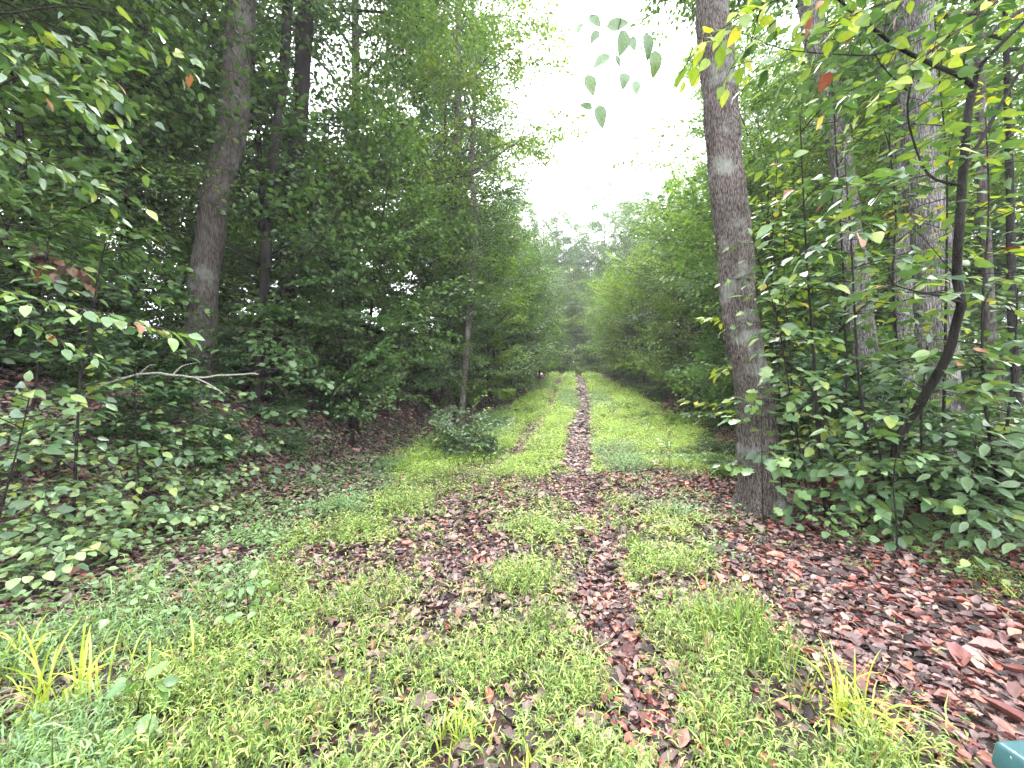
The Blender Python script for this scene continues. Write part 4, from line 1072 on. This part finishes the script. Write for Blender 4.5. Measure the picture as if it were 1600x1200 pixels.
def build_grass():
    rg = np.random.default_rng(5)
    mb = MB()
    def band(y0, y1, dens, hgt, leaf, per, T, wr):
        X0, X1 = -1.4 * y1 - .5, 1.4 * y1 + .5
        X0 = max(X0, -4.5); X1 = min(X1, 9)
        n = int(dens * (X1 - X0) * (y1 - y0))
        x = rg.uniform(X0, X1, n); y = rg.uniform(y0, y1, n)
        g = grassness(x, y)
        k = (rg.random(n) < g ** 1.5 * np.clip(.62 + .6 * wob(x, y, 5.0, 2) + .45 * wob(x, y, 11.0, 6), .06, 1)) & (np.abs(x) < 1.42 * y + .4)
        x, y, g = x[k], y[k], g[k]; n = len(x)
        z = height(x, y)
        hh = hgt * (.35 + .9 * g) * rg.uniform(.5, 1.3, n) * (1 + .3 * wob(x, y, 3.3, 6))
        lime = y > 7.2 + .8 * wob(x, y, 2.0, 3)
        blue = (wob(x, y, .9, 7) + .5 * wob(x, y, 3, 8) - .1 * (x - rut_r(y)) > .55)
        lean = rg.normal(0, .35, (n, 2))
        for j in range(per):
            f = (j + rg.uniform(.2, 1, n)) / per
            p = np.stack([x + lean[:, 0] * hh * f, y + lean[:, 1] * hh * f, z + hh * f], -1)
            az = rg.uniform(0, 6.28, n)
            d = np.stack([np.cos(az), np.sin(az), rg.uniform(-.15, .9, n)], -1)
            nr = np.stack([-np.cos(az) * .5, -np.sin(az) * .5, np.ones(n)], -1) + rg.normal(0, .3, (n, 3))
            L_ = leaf * rg.uniform(.5, 1.25, n)
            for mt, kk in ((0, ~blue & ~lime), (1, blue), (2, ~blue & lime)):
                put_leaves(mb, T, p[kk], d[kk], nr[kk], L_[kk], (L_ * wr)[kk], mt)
        # thin upright stems
        k = rg.random(n) < .5
        if y1 < 6:
            a = np.stack([x, y, z], -1)[k]; dd = np.stack([lean[:, 0], lean[:, 1], np.ones(n)], -1)[k]
            put_leaves(mb, T_THIN, a, dd, np.tile([0, -1.0, 0], (len(a), 1)) + rg.normal(0, .1, (len(a), 3)), hh[k] * 1.05, np.full(len(a), .0016), 0)
    band(1.0, 2.2, 1900, .14, .041, 6, T_BLADE, .08)
    band(2.2, 3.6, 1600, .13, .041, 5, T_BLADE, .085)
    band(1.0, 3.2, 90, .2, .15, 2, T_BLADE, .018)
    band(3.2, 7.0, 60, .22, .16, 2, T_BLADE, .02)
    band(3.6, 6.0, 1150, .13, .055, 5, T_THIN, .125)
    band(6.0, 9.5, 760, .16, .065, 5, T_THIN, .12)
    band(9.5, 16, 460, .24, .085, 5, T_THIN, .12)
    band(8, 24, 16, .55, .2, 5, T_THIN, .05)
    band(16, 27, 200, .26, .13, 5, T_THIN, .12)
    band(27, 44, 120, .3, .18, 4, T_THIN, .12)
    me = mb.mesh('grass', [M['grass'], M['grass_blue'], M['grass_far_lit']])
    return tag(link('grass', me), 'short bright green grass growing along and between the wheel ruts', 'grass', None, 'stuff')
build_grass()

def build_litter():
    rg = np.random.default_rng(6)
    mb = MB()
    tot = 0
    def band(y0, y1, dens, leaf, T, wr, lo=-12, hi=10, tilt=.2):
        X0, X1 = max(-1.42 * y1 - .3, lo), min(1.42 * y1 + .3, hi)
        n = int(dens * (X1 - X0) * (y1 - y0))
        x = rg.uniform(X0, X1, n); y = rg.uniform(y0, y1, n)
        g = grassness(x, y); xr = (x - rut_r(y))
        rut = np.exp(-(xr / .3) ** 2) + .6 * np.exp(-((xr + 1.6) / .5) ** 2)
        keep = np.clip(.62 - .38 * g + .5 * rut + .2 * wob(x, y, 1.7, 9), .14, 1)
        k = (rg.random(n) < keep) & (np.abs(x) < 1.42 * y + .4)
        x, y = x[k], y[k]; n = len(x)
        e = .04
        z = height(x, y); gx = (height(x + e, y) - z) / e; gy = (height(x, y + e) - z) / e
        nr = norm(np.stack([-gx, -gy, np.ones(n)], -1)) + rg.normal(0, tilt, (n, 3))
        az = rg.uniform(0, 6.28, n); d = np.stack([np.cos(az), np.sin(az), rg.normal(0, .22, n)], -1)
        d = d + np.stack([0 * gx, 0 * gx, gx * np.cos(az) + gy * np.sin(az)], -1)
        L_ = leaf * np.exp(rg.normal(0, .34, n)) * (1 + .15 * (x > 2.2) * (y < 4.2))
        p = np.stack([x, y, z + rg.uniform(.002, .02, n)], -1)
        red = rg.random(n) < np.clip(.12 + .2 * (x - 1.2) - .03 * y + .2 * wob(x, y, 1.1, 3), .05, .6)
        for mt, kk in ((0, ~red), (1, red)):
            put_leaves(mb, T, p[kk], d[kk], nr[kk], L_[kk], L_[kk] * wr, mt)
    for T, wr, a in ((T_LOBE, .48, .40), (T_CURL, .33, .6)):
        band(1.0, 4.2, 1900 * a, .050, T, wr)
    band(4.2, 7.5, 1100, .058, T_CURL, .38)
    band(7.5, 13, 420, .078, T_HEX, .4, -12, 9)
    band(13, 22, 90, .15, T_HEX, .4, -10, 9)
    band(22, 38, 60, .2, T_DIA, .5, -6, 10)
    o = tag(link('leaf_litter', mb.mesh('leaf_litter', [M['litter'], M['litter_reds']])), 'damp pinkish-brown fallen leaves covering bank, ruts and woodland floor', 'leaf litter', None, 'stuff')
    # the fallen leaves that show largest
    vs = []
    for i in range(6):
        m = MB(); T = T_LOBE if i % 2 else T_CURL
        r2 = np.random.default_rng(i); tv = T[0].copy(); tv[:, 2] += r2.normal(0, .04, len(tv)); tv[:, :2] *= 1 + r2.normal(0, .06, (len(tv), 2))
        put_leaves(m, (tv, T[1]), np.zeros((1, 3)), np.array([[0, 1.0, 0]]), np.array([[0, 0, 1.0]]), 1.0, .5 if i % 2 else .4)
        vs.append(m.mesh('fallen_leaf', M['litter_red']))
    c = 0
    while c < 290:
        y = 1.2 + 3.6 * rg.random() ** 1.2
        x = rg.uniform(-1.35 * y, 1.35 * y) if rg.random() < .35 else (rg.uniform(1.6, 1.35 * y + .6) if rg.random() < .75 else float(rut_r(y)) + rg.normal(0, .25))
        if abs(x) > 1.38 * y or x < toe(y) - .3: continue
        if grassness(np.array(x), np.array(y)) > .45 and rg.random() < .85: continue
        o2 = bpy.data.objects.new('fallen_leaf', vs[c % 6]); COL.objects.link(o2); o2.parent = o
        o2.location = (x, y, hz(x, y) + rg.uniform(.018, .035))
        o2.rotation_euler = (rg.normal(0, .25), rg.normal(0, .25), rg.uniform(0, 6.28))
        s = rg.uniform(.05, .095); o2.scale = (s, s, s)
        c += 1
build_litter()

# low green cover on the left bank and woodland floor
def build_cover():
    rg = np.random.default_rng(8)
    mb = MB()
    n = 12000
    x = rg.uniform(-9, 9, n); y = rg.uniform(2.2, 14, n)
    tl = x - toe(y); e = edge_r(y) - x
    left = np.exp(-((tl + .3) / 1.3) ** 2) * np.interp(y, [2, 4.5, 7, 14], [1.1, 1, .5, .25])
    right = np.exp(-((e + .6) / .9) ** 2) * .35
    k = (rg.random(n) < (left + right) * (.6 + .6 * wob(x, y, 1.5, 5))) & (np.abs(x) < 1.4 * y)
    x, y = x[k], y[k]; z = height(x, y)
    for j in range(9):
        m_ = len(x); az = rg.uniform(0, 6.28, m_); r_ = rg.uniform(.0, .16, m_)
        p = np.stack([x + np.cos(az) * r_, y + np.sin(az) * r_, z + rg.uniform(.04, .2, m_)], -1)
        d = np.stack([np.cos(az), np.sin(az), rg.uniform(-.3, .3, m_)], -1)
        nr = np.array([0, 0, 1.0]) + rg.normal(0, .3, (m_, 3)); L_ = rg.uniform(.03, .065, m_)
        put_leaves(mb, T_HEX, p, d, nr, L_, L_ * .4)
    tag(link('ground_cover', mb.mesh('ground_cover', M['leaf_low'])), 'low leafy ground cover spread over the foot of the left bank', 'ground cover', None, 'stuff')
build_cover()

# ------------------------------------------------------------------ sedge and grass tufts
def tuft(u, v, n, L_, wd, label, mat, seed, spread=.9, stalks=0, name='grass_tuft', group=None, cat='grass tuft'):
    rg = np.random.default_rng(seed)
    g = G(u, v)
    root = thing(name, label, cat, g, 0, group)
    def blades(n, L0, wd, mat, spread, nm, rad=.06):
        mb = MB()
        if L0 > .24 and nm == 'blades': L0 = L0 * 1.35
        for i in range(n):
            az = rg.uniform(0, 6.28); L1 = L0 * rg.uniform(.5, 1.15); out0 = rg.uniform(.15, 1) * spread
            t = np.linspace(0, 1, 7)
            rr = L1 * out0 * (.25 * t + .75 * t ** 2.2); zz = L1 * (t * (1.12 - .2 * out0) - 1.0 * out0 * t ** 2.4)
            c = rg.normal(0, rad, 2); s = np.array([-math.sin(az), math.cos(az), 0])
            P_ = np.stack([c[0] + math.cos(az) * rr, c[1] + math.sin(az) * rr, zz - .02], -1)
            wv = 1.35 * wd * rg.uniform(.7, 1.2) * np.array([.6, .9, 1, 1, .85, .55, .03])
            s = norm(s + rg.normal(0, .3, 3))
            v = np.concatenate([P_ - s * wv[:, None], P_ + s * wv[:, None] + [0, 0, .0015]])
            mb.add(v, [[j, j + 1, j + 8, j + 7] for j in range(6)])
        link(nm, mb.mesh(nm, M[mat]), root)
    blades(n, L_, wd, mat, spread, 'blades')
    if stalks: blades(stalks, L_ * 1.15, .0016, 'straw', .3, 'stalks')
    return root
tuft(70, 1130, 20, .36, .0042, 'yellow arching sedge at the left frame edge, lower one', 'sedge', 1)
tuft(140, 1110, 16, .34, .0045, 'yellow sedge with long bowed blades near the lower left corner', 'sedge', 2, .7)
tuft(235, 1060, 14, .26, .004, 'smaller yellow sedge behind the heart-leaved weed', 'sedge', 3)
tuft(20, 1060, 12, .34, .004, 'yellow sedge blades bending in at the left frame edge, upper one', 'sedge', 4)
tuft(720, 1165, 40, .20, .0038, 'bright yellow-green bladed tuft at the bottom centre', 'sedge', 5, .8)
tuft(820, 1190, 20, .17, .0036, 'small yellow-green tuft right of the bottom centre tuft', 'sedge', 6, .8)
tuft(850, 975, 60, .2, .0025, 'olive grass tuft with dark stalks between the wheel ruts', 'sedge_green', 7, .6, 18)
tuft(825, 905, 20, .16, .002, 'sparse dark rush tuft behind the olive tuft between the ruts', 'sedge_green', 8, .5, 14)
tuft(990, 858, 55, .24, .0025, 'dark green clump right of the wheel rut beyond the tall clump', 'sedge_green', 9, .7, 12)
tuft(1165, 1010, 90, .30, .0025, 'tall green grass clump with dark seed stalks right of the rut', 'sedge_green', 10, .65, 30)
tuft(1215, 1060, 50, .26, .0028, 'grass clump just in front of the tall stalked clump', 'sedge_green', 11, .8, 8)
tuft(1320, 1130, 46, .27, .0036, 'fountain of long arching yellow-green blades near the green box', 'sedge', 12, 1.0, 4)
tuft(1380, 1170, 30, .2, .003, 'short arching tuft between the fountain tuft and the green box', 'sedge', 13, 1.0)
tuft(1100, 985, 40, .22, .0025, 'dense bright tuft left of the tall stalked clump', 'sedge', 14, .7)
tuft(905, 1080, 24, .16, .003, 'little tuft at the left lip of the wheel rut', 'sedge_green', 15, .8)
tuft(560, 1090, 26, .16, .003, 'fine pale tuft in the lawn left of the bottom centre tuft', 'sedge', 16, .9)
tuft(700, 760, 30, .3, .003, 'tall thin grass beside the silvery low bush', 'sedge_green', 17, .5, 10)

# ------------------------------------------------------------------ green box in the corner
def plane_hit(u, v, z):
    r = ray(u, v); return CAM + r * ((z - CAM[2]) / r[2])
ZT = .62
A = plane_hit(1541, 1151, ZT); B = plane_hit(1600, 1148, ZT)
dx = norm((B - A)[:2]); C_ = plane_hit(1555, 1200, ZT); dyv = np.array([dx[1], -dx[0]])
if np.dot(dyv, (C_ - A)[:2]) < 0: dyv = -dyv
WX, WY = .62, .5
ctr = A[:2] + dx * WX / 2 + dyv * WY / 2
gz = hz(ctr[0], ctr[1])
box = thing('utility_box', 'teal green metal cabinet top poking into the bottom right corner', 'utility box', (ctr[0], ctr[1], gz), math.atan2(dx[1], dx[0]))
def cab(name, sx, sy, z0, z1, bev, inset_top=0.0):
    import bmesh
    bm = bmesh.new(); bmesh.ops.create_cube(bm, size=1)
    for v_ in bm.verts:
        top = v_.co.z > 0
        k = 1 - (inset_top if top else 0)
        v_.co = Vector((v_.co.x * sx * k, v_.co.y * sy * k, z1 if top else z0))
    bmesh.ops.bevel(bm, geom=bm.edges[:], offset=bev, segments=3, affect='EDGES', profile=.5)
    me = bpy.data.meshes.new(name); bm.to_mesh(me); bm.free(); me.materials.append(M['paint'])
    me.polygons.foreach_set('use_smooth', np.ones(len(me.polygons), bool))
    return link(name, me, box)
H_ = ZT - gz
cab('body', WX - .04, WY - .04, -.05, H_ - .07, .006)
cab('lid', WX, WY, H_ - .068, H_, .012, .03)
cab('base_plinth', WX + .06, WY + .06, -.06, .05, .01)
mb = MB(); tube(mb, np.array([[-.04, WY / 2 - .01, H_ * .5], [-.04, WY / 2 + .02, H_ * .5], [.04, WY / 2 + .02, H_ * .5], [.04, WY / 2 - .01, H_ * .5]]), .006, 8)
link('handle', mb.mesh('handle', M['paint'], True), box)
